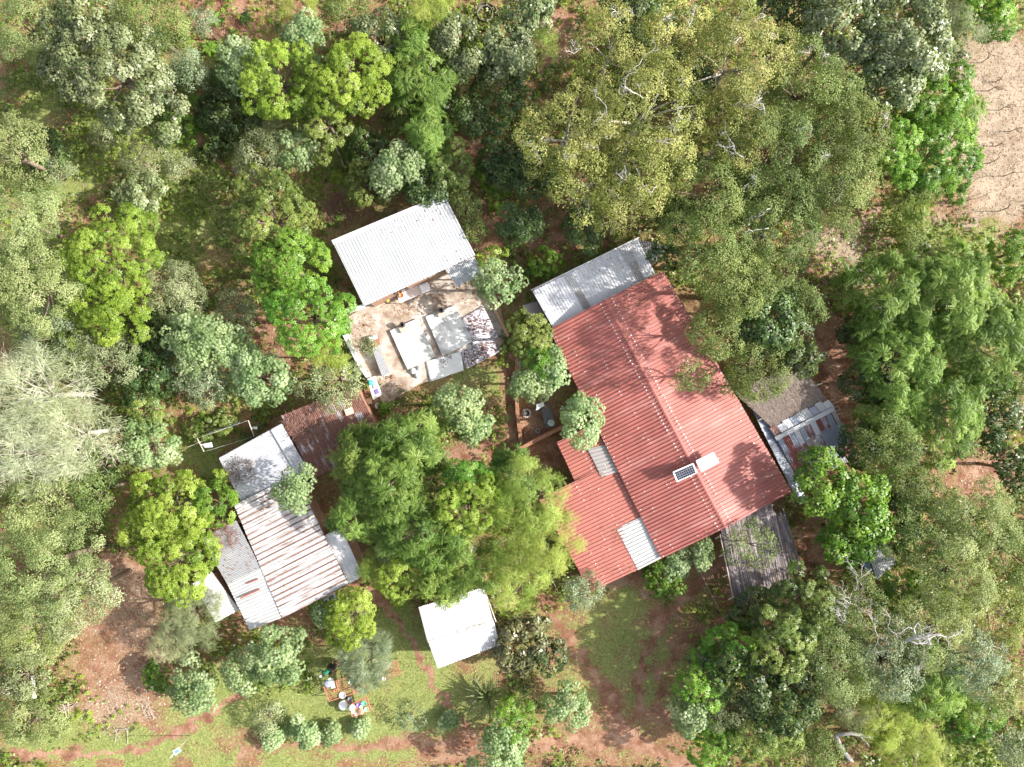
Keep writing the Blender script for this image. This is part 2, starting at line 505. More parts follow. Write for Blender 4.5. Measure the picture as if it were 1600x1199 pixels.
def T_willow():
    q = []
    for i in range(12):                    # thin strands that bend over at the tip
        az = rr.uniform(-1.5, 1.5); L = rr.uniform(.3, .65); o = np.array([rr.uniform(0, .12), rr.uniform(-.1, .1), 0.])
        el = rr.uniform(0, .9); q.append(leafq(L, .022, az, el, o))
        e = o + L * .9 * np.array([math.cos(az) * math.cos(el), math.sin(az) * math.cos(el), math.sin(el)])
        q.append(leafq(L * .8, .02, az + rr.uniform(-.5, .5), el - rr.uniform(.6, 1.2), e))
    return np.array(q), .12
def T_banana():
    q = []
    for i in range(6):
        az = i * 1.05 + rr.uniform(-.2, .2)
        q.append(leafq(1.0, .32, az, .5, droop=.55, roll=rr.uniform(-.2, .2)))
    return np.array(q), .9
def T_yucca():
    q = [leafq(rr.uniform(.8, 1.15), .07, rr.uniform(0, 6.28), rr.uniform(.05, 1.2), droop=.1) for i in range(46)]
    return np.array(q), 1.0
TPL = dict(rosette=T_rosette(), palmate=T_palmate(), frond=T_frond(), tuft=T_tuft(), broad=T_broad(), needle=T_needle(),
           willow=T_willow(), banana=T_banana(), yucca=T_yucca(), feather=T_frondhead(9, .55, 8, .12, .028, .2), frondhead=T_frondhead())

def place(tpl, pos, nrm, size, r2, jit=.35):
    """put template leaves at pos facing nrm; returns quads and tints"""
    N = len(pos); T = TPL[tpl][0]
    nrm = nrm / np.linalg.norm(nrm, axis=1)[:, None]
    a = R.normal(size=(N, 3)); x = a - (a * nrm).sum(1)[:, None] * nrm
    # fronds and strands point away from the crown axis: keep x outward when asked
    x = x / np.linalg.norm(x, axis=1)[:, None]
    y = np.cross(nrm, x)
    B = np.stack([x, y, nrm], -1) * size[:, None, None]
    V = np.einsum('nij,kqj->nkqi', B, T) + pos[:, None, None, :]
    k = len(T)
    r1 = np.clip(R.normal(.5, .28, (N, k)), 0, 1)
    rr2 = np.repeat(np.clip(r2 + R.normal(0, .10, N), 0, 1)[:, None], k, 1)
    tint = np.stack([r1, rr2, R.random((N, k))], -1)
    return V.reshape(-1, 4, 3), tint.reshape(-1, 3)

# kind: template, leaf size, coverage, clump radius, crown depth ratio, ragged, leaf material
ML.update(
 bright=leaf_mat('bright_leaf', (.095, .16, .02), (.24, .33, .04), (.40, .49, .10), .45, .40, .35, hj=.012, vj=.14),
 vivid=leaf_mat('vivid_leaf', (.06, .14, .015), (.15, .28, .035), (.29, .42, .07), .42, .38, .4),
 mango=leaf_mat('mango_leaf', (.06, .095, .018), (.16, .22, .045), (.32, .36, .10), .42, .32, .45),
 silver=leaf_mat('silver_leaf', (.10, .145, .05), (.22, .27, .12), (.38, .42, .24), .38, .30, .55),
 papaya=leaf_mat('papaya_leaf', (.10, .17, .055), (.24, .33, .135), (.43, .50, .29), .45, .34, .4),
 acacia=leaf_mat('acacia_leaf', (.07, .105, .025), (.16, .215, .06), (.29, .34, .115), .6, .34, .3),
 olive=leaf_mat('olive_leaf', (.11, .135, .033), (.265, .29, .078), (.49, .475, .18), .6, .34, .3),
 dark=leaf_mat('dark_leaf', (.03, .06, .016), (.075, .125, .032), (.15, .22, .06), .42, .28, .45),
 frond=leaf_mat('frond_leaf', (.07, .13, .02), (.19, .295, .055), (.36, .46, .12), .5, .40, .3),
 lime=leaf_mat('lime_leaf', (.17, .25, .04), (.33, .42, .08), (.50, .55, .16), .55, .42, .3),
 pale=leaf_mat('pale_strand', (.26, .30, .16), (.44, .48, .30), (.66, .67, .51), .6, .35, tr=(1.05, 1.1, .7)),
 soft=leaf_mat('soft_leaf', (.14, .18, .06), (.265, .32, .125), (.42, .46, .23), .6, .38, .3),
 sage=leaf_mat('sage_leaf', (.14, .165, .07), (.26, .295, .145), (.40, .43, .25), .6, .32, .3, tr=(1.1, 1.15, .7)),
 purple=leaf_mat('copper_leaf', (.07, .05, .025), (.14, .15, .055), (.30, .28, .15), .35, .2, .6, tr=(1.1, .9, .5)),
 blue=leaf_mat('bluegreen_leaf', (.09, .13, .06), (.19, .245, .13), (.33, .385, .24), .5, .28, .4, tr=(1.1, 1.15, .8)),
)
KIND = {
 'LT': ('tuft', 1.3, 2.0, .8, .62, .3, 'soft'),
 'RB': ('rosette', .82, 1.7, .75, .62, .22, 'bright'),
 'RV': ('rosette', .9, 1.6, .8, .6, .25, 'vivid'),
 'MG': ('rosette', .8, 1.7, .75, .6, .22, 'mango'),
 'BV': ('broad', .9, 1.7, .7, .55, .3, 'vivid'),
 'SB': ('broad', .8, 1.9, .75, .55, .22, 'silver'),
 'PA': ('palmate', .85, 1.7, .5, .70, .42, 'papaya'),
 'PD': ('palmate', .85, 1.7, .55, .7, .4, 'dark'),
 'AC': ('tuft', 1.4, 2.0, .8, .62, .3, 'acacia'),
 'AS': ('tuft', 1.35, 2.0, .65, .55, .28, 'sage'),
 'AB': ('tuft', 1.35, 2.0, .6, .6, .28, 'blue'),
 'OC': ('tuft', 1.45, 1.7, .8, .6, .34, 'olive'),
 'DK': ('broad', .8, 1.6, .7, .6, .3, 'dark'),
 'FR': ('frondhead', .8, 1.9, .62, .75, .34, 'frond'),
 'FD': ('frondhead', .8, 1.9, .65, .7, .28, 'mango'),
 'FL': ('feather', .9, 2.6, .7, .7, .3, 'lime'),
 'FS': ('feather', .8, 2.8, .6, .7, .28, 'sage'),
 'WP': ('willow', 1.0, .62, .7, .6, .35, 'pale'),
 'NS': ('needle', 1.0, 2.0, .6, .7, .2, 'blue'),
 'PU': ('broad', .95, 1.9, .6, .7, .15, 'purple'),
}
BARK = plain('bark', (.20, .15, .11), .9, .4, 9)
BARKP = plain('pale_bark', (.42, .38, .33), .85, .35, 9)

def branch_pts(a, b, sag=.12, n=4):
    a = Vector(a); b = Vector(b); out = []
    L = (b - a).length
    j = Vector((R.normal(), R.normal(), R.normal() * .4)) * L * .09
    for i in range(n + 1):
        t = i / n
        p = a.lerp(b, t) + j * math.sin(t * math.pi); p.z += sag * L * math.sin(t * math.pi)
        out.append(p)
    return out
def dead_branch(mb, base, d, L, r, depth=3):
    pts_ = [Vector(base)]; dd = Vector(d).normalized(); n = 4
    for i in range(n):
        dd = (dd + Vector((R.normal(), R.normal(), R.normal() * .4)) * .5).normalized()
        pts_.append(pts_[-1] + dd * L / n)
    mb.tube(pts_, [r * (1 - .6 * i / n) for i in range(n + 1)], 5)
    if depth > 0:
        for i in (1, 2, 3, 4):
            if R.random() < .8:
                sd = (dd + Vector((R.normal(), R.normal(), R.normal() * .4)) * .9).normalized()
                dead_branch(mb, pts_[i], sd, L * .55, r * .5, depth - 1)

def tree(kind, px, py, rpx, h, label, name='broadleaf_tree', cat='tree', dead=0, sq=None, rot=None, thin=1.0, group=None, dead_len=1.1):
    tp, ls, cov, rc, dep, rag, mat = KIND[kind]
    if sq is None: sq = R.uniform(.88, 1.14)
    if rot is None: rot = R.uniform(0, 3.1)
    k = S * (H - h * .85) / H
    r = rpx * k
    c = P(px, py, h * .85)
    if kind in ('PA', 'PD'): r *= .84
    b = min(r * dep, h * .55)
    cz = h - b
    rc = min(rc, r * .42)
    nc = max(6, int(2.7 * (r / rc) ** 2 * .8))
    i = np.arange(nc) + .5
    z = 1 - i / nc * 1.45
    th = i * 2.39996 + R.uniform(0, 6.28)
    sq_ = np.sqrt(np.clip(1 - z * z, 0, 1))
    ph = R.uniform(0, 6.28, 4)
    f = 1 + rag * (.5 * np.sin(2 * th + ph[0]) + .35 * np.sin(3 * th + ph[1]) + .35 * np.sin(5 * th + ph[2]))
    rad = (r - rc * .42) * R.uniform(.72, 1.05, nc) * f
    cx = sq_ * np.cos(th) * rad * sq; cy = sq_ * np.sin(th) * rad / sq
    if rot: cx, cy = cx * math.cos(rot) - cy * math.sin(rot), cx * math.sin(rot) + cy * math.cos(rot)
    czs = cz + (b - rc * .3) * z - np.abs(R.normal(0, .32, nc)) * rc
    czs = np.maximum(czs, min(.35, h * .2))
    C = np.stack([cx + R.normal(0, rc * .15, nc), cy + R.normal(0, rc * .15, nc), czs], -1)
    rcs = rc * R.uniform(.6, 1.3, nc)
    A = TPL[tp][1] * ls * ls
    m = np.maximum(3 if tp in ('palmate', 'frondhead', 'feather') else 5, (cov * thin * 2 * math.pi * rcs ** 2 / A * .72).astype(int))
    ci = np.repeat(np.arange(nc), m); N = len(ci)
    d = R.normal(size=(N, 3)); d[:, 2] = np.abs(d[:, 2]) * 1.0 - .25
    outw = C.copy(); outw[:, 2] = (outw[:, 2] - cz) * 1.2; ol = np.linalg.norm(outw, axis=1)[:, None] + 1e-6
    outw = outw / ol
    d = d + outw[ci] * .55
    d /= np.linalg.norm(d, axis=1)[:, None]
    pos = C[ci] + d * rcs[ci][:, None] * (R.uniform(.25, 1.0, N) ** .4)[:, None] * np.array([1, 1, .75])
    pos[:, 2] = np.maximum(pos[:, 2], .08)
    nr = d * .8 + np.array([0, 0, .55]) + R.normal(0, .28, (N, 3))
    if tp in ('willow', 'needle', 'frond', 'feather', 'frondhead', 'palmate'):
        nr = d * .45 + np.array([0, 0, .8]) + R.normal(0, .25, (N, 3))
    r2c = np.clip(R.normal(.5, .27, nc), 0, 1)
    size = ls * R.uniform(.7, 1.25, N)
    V, tint = place(tp, pos, nr, size, r2c[ci])
    root = thing(name, (c.x, c.y, 0), label, cat, group)
    me = quads_mesh('crown', V, tint)
    link_mesh('crown', me, ML[mat], root)
    # trunk and limbs
    tb = MB(); r0 = max(.03, min(.32, r * .055 + .02))
    fork = Vector((c.x + R.normal() * .1, c.y + R.normal() * .1, max(h * .28, cz - b * .6)))
    fork.z = min(fork.z, h * .6)
    tb.tube([(c.x, c.y, -.15), (c.x, c.y, fork.z * .5), fork], [r0 * 1.35, r0, r0 * .85], 8)
    nl = min(nc, 22 if kind == 'WP' else 9 if r > 1.5 else 5)
    pick = R.choice(nc, nl, replace=False)
    for j in pick:
        e = Vector((c.x + C[j, 0], c.y + C[j, 1], C[j, 2]))
        q = branch_pts(fork, e, .05)
        tb.tube(q, [r0 * .55, r0 * .4, r0 * .3, r0 * .2, r0 * .1], 5)
    tb.build('trunk', BARKP if kind in ('OC', 'WP', 'FR') else BARK, root)
    if dead:
        for q in range(dead):
            j = int(R.integers(0, max(1, nc // 2)))
            e = Vector((c.x + C[j, 0], c.y + C[j, 1], C[j, 2] - rc * .1))
            db = MB(); a = R.uniform(0, 6.28)
            dead_branch(db, e, (math.cos(a), math.sin(a), .8), dead_len, .036, 3)
            db.build('dead_branch', DEADW, root)
    return root
DEADW = plain('dead_wood', (.52, .49, .46), .8, .25, 12)
# ---------------------------------------------------------------- every tree, shrub and plant one can tell apart
# kind, px, py, radius px, height m, label, options
T = [
 ('LT',35,38,62,6,'yellowish olive tree in the top left corner'),
 ('SB',165,105,98,8,'big pale silver-glinting broadleaf tree near the top left corner'),
 ('AC',232,38,55,7,'olive-green tree touching the right of the big silver-glinting one'),
 ('SB',120,25,48,6.5,'silver-green tree at the top edge beside the yellowish corner tree'),
 ('AB',246,138,26,4,'small blue-grey tree tucked against the big silver-glinting tree'),
 ('AB',313,33,22,3,'small grey bush at the top edge by the banana patch'),
 ('AB',290,108,30,4,'grey-green bush above the narrow soil path at top left'),
 ('PA',375,100,46,5,'grey-green star-leaved tree left of the two yellow-green trees'),
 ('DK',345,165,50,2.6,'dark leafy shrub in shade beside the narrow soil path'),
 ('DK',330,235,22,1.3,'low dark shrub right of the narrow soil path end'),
 ('LT',5,235,62,7,'soft pale green tree on the left edge, upper one'),
 ('DK',62,232,34,2.6,'dark shrub in the gap right of the upper soft pale green tree'),
 ('AS',85,262,24,2.2,'small sage shrub beside the dark shrub at the left edge gap'),
 ('LT',18,345,62,7.5,'soft pale green tree on the left edge, second from top'),
 ('LT',42,450,70,8,'soft pale green tree on the left edge above the bare pale strands'),
 ('RB',165,400,72,6.5,'round bright green tree left of the shaded grass clearing'),
 ('RB',160,480,58,6,'bright green tree directly below the round bright one at left'),
 ('SB',217,305,36,3.2,'small silver-leaved tree in the grass clearing at upper left'),
 ('AS',215,248,32,3,'pale grey bush above the small silver-leaved tree'),
 ('AS',270,258,22,2.4,'little sage bush right of the pale grey bush in the clearing'),
 ('AS',160,212,18,2.0,'faint sage bush below the big silver-glinting tree'),
 ('AS',410,235,44,3.8,'brownish grey-green fine-leaved tree below the yellow-green pair'),
 ('PA',465,235,32,4,'silver star-leaved tree under the yellow-green pair'),
 ('MG',422,335,60,5.8,'mottled yellow-green broadleaf tree left of the brushwood pile'),
 ('MG',392,296,34,4.6,'smaller mottled tree above the mottled yellow-green one'),
 ('RV',445,415,58,6.2,'glossy green tree above left of the barn corner'),
 ('RV',480,490,66,7,'glossy green tree pressing against the left side of the barn'),
 ('RB',430,118,62,6.5,'left one of the two vivid yellow-green round trees at top'),
 ('RB',545,112,62,7,'right one of the two vivid yellow-green round trees at top'),
 ('MG',505,185,48,5,'darker green tree below and between the vivid yellow-green pair'),
 ('RV',478,150,32,4,'small green tree filling the gap between the vivid yellow-green pair'),
 ('PA',474,60,36,5,'silver star-leaved tree above the vivid yellow-green pair'),
 ('FL',462,10,30,4,'lime feathery bush at the top edge above the star-leaved tree'),
 ('AC',540,15,36,4,'sparse olive bush at the top edge above the right yellow-green tree'),
 ('SB',590,55,40,5,'grey-green broadleaf tree right of the star-leaved one at top'),
 ('AS',612,100,32,4,'grey brushy tree right of the right yellow-green tree'),
 ('FR',650,62,38,5.5,'fresh green frond-leaved tree near top centre left'),
 ('FR',655,130,44,5.5,'bright frond-leaved tree below the fresh green one at top'),
 ('FD',640,165,34,4,'dark frond-leaved tree under the bright frond-leaved one'),
 ('FL',678,12,32,6,'lime-green bushy tree at the top edge left of the ring beds'),
 ('SB',712,58,44,6,'pale glinting broadleaf tree left of the ring beds'),
 ('SB',752,88,40,5,'pale glinting tree just below the ring beds'),
 ('RB',738,80,18,5,'small bright tree between the glinting trees by the ring beds'),
 ('SB',800,75,38,6,'silver tree right below the ring beds by the bright bush'),
 ('FL',842,70,26,5,'bright lime bush beside the bare reddish slope at top'),
 ('SB',820,12,40,6,'pale tree at the top edge right of the ring beds'),
 ('MG',700,105,30,4.5,'dull green tree between the frond-leaved tree and glinting trees'),
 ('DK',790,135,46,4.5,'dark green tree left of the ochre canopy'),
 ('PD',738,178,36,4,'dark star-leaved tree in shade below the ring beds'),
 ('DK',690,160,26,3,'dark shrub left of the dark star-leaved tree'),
 ('FR',668,215,38,5,'bright long-leaved tree above the barn'),
 ('PA',620,262,46,5,'silver star-leaved tree just above the barn'),
 ('MG',575,285,42,3.6,'green shrub between the brushwood pile and the star-leaved tree'),
 ('DK',570,235,34,3,'dark shrub under the dark gap above the barn'),
 ('RB',527,277,9,1,'tiny round bright bush on the shaded grass above the brushwood pile'),
 ('MG',708,262,34,4.5,'loose vine-covered tree above the right corner of the barn'),
 ('DK',665,290,34,4.5,'dark bush overhanging the top edge of the barn'),
 ('AC',725,320,26,3.6,'sprawling thin-leaved shrub along the right side of the barn'),
 ('AC',740,360,20,3.4,'small thin-leaved shrub at the right eave of the barn'),
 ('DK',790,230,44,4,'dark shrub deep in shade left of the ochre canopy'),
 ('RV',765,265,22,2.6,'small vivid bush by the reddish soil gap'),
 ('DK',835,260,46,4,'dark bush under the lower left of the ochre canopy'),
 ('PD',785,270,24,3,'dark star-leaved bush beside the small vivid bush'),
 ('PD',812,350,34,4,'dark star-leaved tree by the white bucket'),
 ('RV',778,310,20,2.2,'small leafy bush above the half-buried ring'),
 ('PD',915,352,34,3.4,'dark star-leaved tree below the ochre canopy'),
 ('RV',850,410,24,2,'yellow-flecked bush above left of the grey verandah roof'),
 ('PA',778,442,38,4.6,'silver star-leaved tree over the right corner of the cement yard'),
 ('RB',768,405,22,3,'bright small bush behind the star-leaved tree by the yard'),
 # ochre canopy
 ('OC',955,70,52,9,'ochre tree with bare grey twigs, topmost left of the ochre canopy',dict(dead=3)),
 ('OC',1045,55,52,9.5,'ochre tree at top of the canopy between two dark gaps',dict(dead=2)),
 ('OC',890,200,72,9,'ochre tree on the left flank of the ochre canopy',dict(dead=3)),
 ('OC',1010,170,86,10.5,'large ochre tree in the middle of the ochre canopy',dict(dead=5,dead_len=1.5)),
 ('OC',1150,85,84,10,'pale ochre tree on the upper right of the ochre canopy',dict(dead=4)),
 ('OC',1150,200,62,9.5,'ochre tree right of the middle with dead white limbs',dict(dead=4,dead_len=1.4)),
 ('OC',905,275,52,8.5,'ragged ochre tree at lower left of the ochre canopy',dict(dead=4)),
 ('OC',1010,270,66,9.5,'ochre tree on the lower flank of the ochre canopy',dict(dead=3)),
 ('OC',972,335,40,8,'lowest small ochre tree above the grey verandah roof',dict(dead=2)),
 ('DK',1000,20,50,5,'dark green tree behind the top of the ochre canopy'),
 ('DK',1080,120,40,6,'dark tree showing through the gap in the ochre canopy'),
 # big grey-green canopy
 ('AC',1265,130,72,9,'grey-green fine-leaved tree right of the pale ochre tree',dict(dead=2)),
 ('AC',1325,200,70,9,'grey-green tree, upper right of the wide fine-leaved canopy',dict(dead=1)),
 ('AC',1215,240,80,9.5,'grey-green tree, centre left of the wide fine-leaved canopy',dict(dead=2)),
 ('AC',1120,300,66,9,'grey-green tree, west end of the wide fine-leaved canopy',dict(dead=1)),
 ('AC',1310,290,68,9,'grey-green tree above the dry straw gap on the right',dict(dead=2)),
 ('AC',1220,350,76,9,'grey-green tree low in the wide fine-leaved canopy',dict(dead=2)),
 ('AC',1108,385,54,9.5,'grey-green tree overhanging the top corner of the red roof'),
 ('AC',1150,440,66,9,'dark-edged tree beside the upper right of the red roof'),
 ('DK',1060,335,34,5,'dark tree at the corner of the grey verandah roof'),
 ('DK',1040,400,22,5,'dark leafy bush leaning over the red roof top corner'),
 ('DK',1200,500,56,6.5,'shaded dark tree right of the red roof'),
 ('AC',1112,520,38,7.8,'olive-green tree touching the red roof right edge'),
 ('AC',1185,575,50,6.5,'feathery olive tree above the brown thatched roof',dict(thin=.8)),
 ('AC',1150,600,24,5.5,'small olive tree between red roof and brown thatch'),
 ('AC',1078,588,30,7,'small olive tree standing out over the middle of the red roof',dict(thin=.7)),
 ('DK',1250,545,40,5,'dark tree above the brown thatched roof'),
 ('AC',1240,480,42,6,'dull green tree below the wide canopy by the bare strip'),
 # top right
 ('DK',1250,20,50,7,'dark tree at the top edge right of the pale ochre tree'),
 ('SB',1320,32,62,9,'dark silver tree at the top edge, left of the brightest silver tree'),
 ('SB',1420,62,74,9.5,'brightest silver-white glinting tree near the top right'),
 ('SB',1390,125,52,8.5,'silver tree just below the brightest silver-white one'),
 ('SB',1480,110,34,6,'ragged silver tree at the edge of the stubble field',dict(thin=.6)),
 ('RV',1460,150,58,7,'vivid green tree at the top left border of the stubble field'),
 ('RV',1465,235,62,7,'vivid green tree at the middle left border of the stubble field'),
 ('FR',1495,180,40,6,'frond-leaved tree reaching furthest into the stubble field'),
 ('RV',1400,240,44,7.5,'vivid green tree between the wide canopy and the field border trees'),
 ('FR',1435,300,34,4,'frond-leaved bush at the bottom of the field border trees'),
 ('RV',1490,285,26,4,'small vivid bush near the lower field corner'),
 ('FS',1500,35,34,2.6,'pale rambling shrub on the top right grass'),
 ('RV',1555,8,46,2.6,'vivid green creeper mound in the top right corner'),
 ('RV',1590,395,38,4,'dark vivid bush at the right edge below the field'),
 ('AC',1430,360,26,2,'low pale shrub on the grass below the field'),
 # right big fronds
 ('FR',1410,455,72,6.6,'frond-leaved tree, upper left of the large right-hand group',dict(dead=1)),
 ('FR',1500,470,78,7.4,'frond-leaved tree, top of the large right-hand group'),
 ('FR',1560,540,74,7.4,'bright frond-leaved tree at the right edge mid height'),
 ('FR',1425,560,72,6.4,'shaded frond-leaved tree, centre of the right-hand group'),
 ('FR',1490,640,62,6.4,'frond-leaved tree above the bare pinkish soil patch'),
 ('FR',1400,640,50,5.4,'pale frond-leaved tree right of the patchwork tin roof'),
 ('DK',1560,650,46,5,'dark tree right of the frond-leaved group'),
 ('DK',1365,600,38,4.2,'added shade-filling dark shrub at the bare brown strip edge, lower of two'),  # added shrub, fills in shade on the bare strip
 ('DK',1370,515,36,4.2,'added shade-filling dark shrub at the bare brown strip edge, upper of two'),  # also added, its shadow covers the striped trunk shadows
 ('DK',1330,520,20,2.4,'low dark bush on the bare brown strip'),
 ('AC',1395,700,52,6.5,'dull olive tree above the glossy vivid one'),
 ('DK',1345,695,36,4.5,'dark tree against the patchwork tin roof'),
 ('BV',1290,760,48,6.5,'glossy vivid tree leaning over the tin roof corner'),
 ('BV',1345,790,50,6.5,'glossy vivid tree right of the dark bare yard'),
 ('BV',1332,842,40,5,'glossy vivid tree above the plank stack'),
 ('DK',1395,810,44,5,'dark tree between the glossy vivid and olive trees'),
 ('AC',1430,760,48,6,'olive tree left of the bare pinkish soil patch'),
 ('AC',1445,840,56,6.5,'olive tree right of the small tin shed'),
 ('LT',1530,820,62,7,'yellow-olive tree below the bare pinkish soil patch'),
 ('DK',1590,735,34,4.5,'dark bush at the right edge by the bare soil patch'),
 ('AC',1590,860,60,7,'yellow-olive tree at the right edge, upper of two'),
 ('LT',1500,900,64,7.5,'yellow-olive tree in the middle of the lower right woods'),
 ('OC',1570,960,56,7,'yellow-olive tree at the right edge, lower of two'),
 ('RV',1410,930,40,4.5,'bright green tree below the small tin shed'),
 ('LT',1460,990,60,7,'olive tree right of the leafless grey branches'),
 ('AC',1345,960,52,7,'grey-green tree carrying the largest tangle of leafless branches',dict(dead=9,dead_len=1.6,thin=.7)),
 ('MG',1265,950,56,6.5,'mottled green tree below the cane roof'),
 ('MG',1225,1010,50,7,'grey mottled tree left of the leafless branches'),
 ('DK',1180,960,34,4,'dark tree by the right-hand dirt tracks'),
 ('LT',1310,1040,62,7,'grey-green tree in the middle of the lower right woods'),
 ('AB',1400,1040,58,7,'silvery grey-green tree beneath the leafless branches',dict(dead=2)),
 ('AB',1520,1040,52,7,'silvery tree near the right edge of the lower woods'),
 ('FR',1460,1070,56,6.5,'light frond-leaved tree in the lower right woods'),
 ('LT',1565,1085,46,6,'olive tree at the right edge near the bottom'),
 ('RV',1105,1075,44,5,'vivid green tree at the left tip of the lower right woods'),
 ('RV',1150,1020,44,5,'vivid green tree next to the right-hand dirt tracks'),
 ('AB',1110,1040,26,4,'small blue-grey bush between the two vivid green trees'),
 ('DK',1175,1070,56,6,'dark shaded tree behind the vivid tip trees'),
 ('DK',1240,1090,56,6,'dark shaded tree left of the fallen grey log'),
 ('PA',1085,1120,36,4,'star-leaved tree beside the dirt road junction'),
 ('AS',1140,1110,32,4.6,'pale grey-leaved tree near the bottom left of the lower woods'),
 ('RV',1120,1165,40,4,'vivid green tree at the bottom edge right of the dirt road'),
 ('MG',1195,1150,50,5,'mottled tree at the bottom edge left of the fallen log'),
 ('AC',1270,1180,44,4,'yellow-green fine shrub at the bottom edge beside the fallen log'),
 ('FL',1390,1120,56,4.5,'lime feathery shrub right of the fallen grey log'),
 ('FL',1440,1185,52,4,'lime feathery shrub at the bottom edge in the lower woods'),
 ('FS',1340,1110,26,3.5,'pale shrub just above the fallen grey log'),
 ('RV',1530,1130,40,2.5,'vivid low creeper mound near the bottom right corner'),
 ('AB',1585,1170,30,3,'silvery bush in the bottom right corner'),
 # red house surroundings
 ('MG',825,525,36,4.6,'mottled tree left of the red roof upper corner'),
 ('PA',862,578,30,4.5,'star-leaved tree touching the left edge of the red roof'),
 ('PA',826,600,32,4.2,'star-leaved tree left of the one touching the red roof'),
 ('RV',840,562,22,4.6,'bright tree between the mottled tree and the star-leaved pair'),
 ('PA',908,660,40,5.4,'star-leaved tree overhanging the red lean-to roof'),
 ('PA',716,635,38,4.4,'star-leaved tree on the grass below the drying nets'),
 ('PA',742,668,26,3.4,'smaller star-leaved tree touching the one below the drying nets'),
 ('PA',1058,882,26,2.6,'star-leaved bush below the red roof corner'),
 ('PA',1100,862,20,2.6,'small star-leaved bush by the cane roof'),
 ('BV',1038,905,30,2.4,'vivid bush under the white roof panel of the red house'),
 ('AB',912,928,30,3,'blue-grey bush at the bottom corner of the red roof'),
 ('AC',1175,850,34,5,'wispy olive tree standing over the cane roof',dict(thin=.6)),
 # centre mass
 ('FR',632,698,52,6.5,'frond-leaved tree beside the rusty roof'),
 ('FR',560,720,44,6,'frond-leaved tree hiding the corner of the rusty roof'),
 ('FR',610,760,62,7,'large frond-leaved tree in the central grove'),
 ('FR',560,800,46,6,'frond-leaved tree next to the ribbed rusty-striped roof'),
 ('FR',660,840,58,6.5,'frond-leaved tree in the lower central grove'),
 ('RB',735,790,56,7.5,'yellow-green rosette-leaved tree in the heart of the central grove'),
 ('RV',725,752,36,6.5,'vivid green tree above the yellow-green one in the grove'),
 ('FR',800,752,40,6,'frond-leaved tree by the pinkish path end'),
 ('FL',830,785,58,8,'lime feathery tree left of the red lean-to roof, upper one',dict(thin=.9)),
 ('FL',850,850,52,8,'lime feathery tree left of the red lean-to roof, middle one',dict(thin=.9)),
 ('FL',812,900,46,7.5,'lime feathery tree above the dark glossy bush'),
 ('FR',730,880,52,6,'frond-leaved tree behind the white shed'),
 ('FR',690,915,28,5.5,'small tree hanging over the white shed roof'),
 ('RB',628,900,36,4.6,'yellow-green tree left of the white shed corner'),
 ('FL',582,888,20,3.6,'small round lime bush by the ribbed roof'),
 ('AS',620,868,28,4,'brownish sage tree above the yellow-green one by the shed'),
 ('PA',457,765,35,6,'round silver star-leaved tree over the joined tin roofs'),
 ('AS',523,592,46,5,'brownish thin tree over the corner of the rusty roof',dict(thin=.75)),
 ('FL',515,556,26,5,'lime tuft between the barn trees and the rusty roof'),
 ('AS',574,540,12,1.6,'small straggly bush inside the cement yard'),
 ('FR',668,668,24,3.6,'frond-leaved sapling below the star-leaved tree on the grass'),
 # lower middle
 ('PU',812,1012,46,3.6,'dark glossy copper-flecked bush right of the white shed'),
 ('DK',856,1025,30,3.4,'dark bush behind the copper-flecked one'),
 ('RV',800,1138,36,3.2,'vivid green tree beside the spiky plant at the bottom'),
 ('PA',780,1175,42,3.6,'green star-leaved tree at the bottom edge below the spiky plant'),
 ('PA',884,1110,37,3.0,'lone round silver-leaved tree on the left of the dirt road fork'),
 ('RB',545,968,42,4.4,'bright yellow-green tree below the ribbed roof'),
 ('RB',500,935,24,2.6,'small bright bush right under the ribbed roof'),
 ('PA',505,962,20,2.6,'small star-leaved bush beside the bright yellow-green tree'),
 ('NS',572,1035,40,3.8,'grey-green needle-leaved tree leaning over the drying racks'),
 ('PA',425,1030,52,4.6,'large star-leaved tree left of the washing-up racks'),
 ('PA',372,1055,34,3.8,'star-leaved tree left of the large one by the racks'),
 ('PA',295,1082,42,3.8,'round star-leaved tree by the foot trail'),
 ('FS',295,968,42,4.6,'soft sage-green tree below the pale flat roof'),
 ('FS',262,1005,30,3.6,'soft grey-green tree left of the soft sage one'),
 ('BV',245,1060,22,1.8,'low bright bush beside the littered soil strip'),
 ('AS',412,1128,26,1.8,'low pale bush on the lawn by the bottom trail'),
 ('PA',540,1075,0,0,''),
 # left
 ('RB',262,800,62,6.5,'bright green tree left of the ribbed roof, upper one'),
 ('RB',275,880,64,6.5,'bright green tree left of the ribbed roof, lower one'),
 ('RB',222,830,36,5.5,'bright green tree on the outer side of the bright pair'),
 ('RV',335,785,34,5.5,'green tree against the tin roof corner'),
 ('RB',347,745,11,3,'tiny lime bush at the tin roof corner'),
 ('PA',225,700,44,3.8,'round star-leaved tree beside the clothesline'),
 ('WP',48,618,70,8,'leafless pale strand tree on the left edge, upper part'),
 ('WP',108,680,62,7.5,'leafless pale strand tree reaching towards the clothesline'),
 ('WP',35,708,66,7.5,'leafless pale strand tree on the left edge, lower part'),
 ('DK',150,735,38,4.6,'dark green tree behind the pale strand trees'),
 ('LT',55,805,60,7,'soft green tree below the pale strand trees'),
 ('AC',140,770,40,6,'green tree between the pale strands and the bright pair'),
 ('LT',60,890,88,8.5,'large soft grey-green tree on the left edge'),
 ('AS',115,935,56,7.5,'soft green tree overlapping the large grey-green one'),
 ('LT',40,985,62,7,'soft green tree on the left edge below the large one'),
 ('AS',30,1060,36,2,'low pale shrub on the left edge beside the rock heap'),
 ('LT',35,1130,50,2.4,'low sage shrub on the left edge near the bottom'),
 ('AS',268,438,40,4.6,'dusty grey-green tree below the shaded clearing, upper one'),
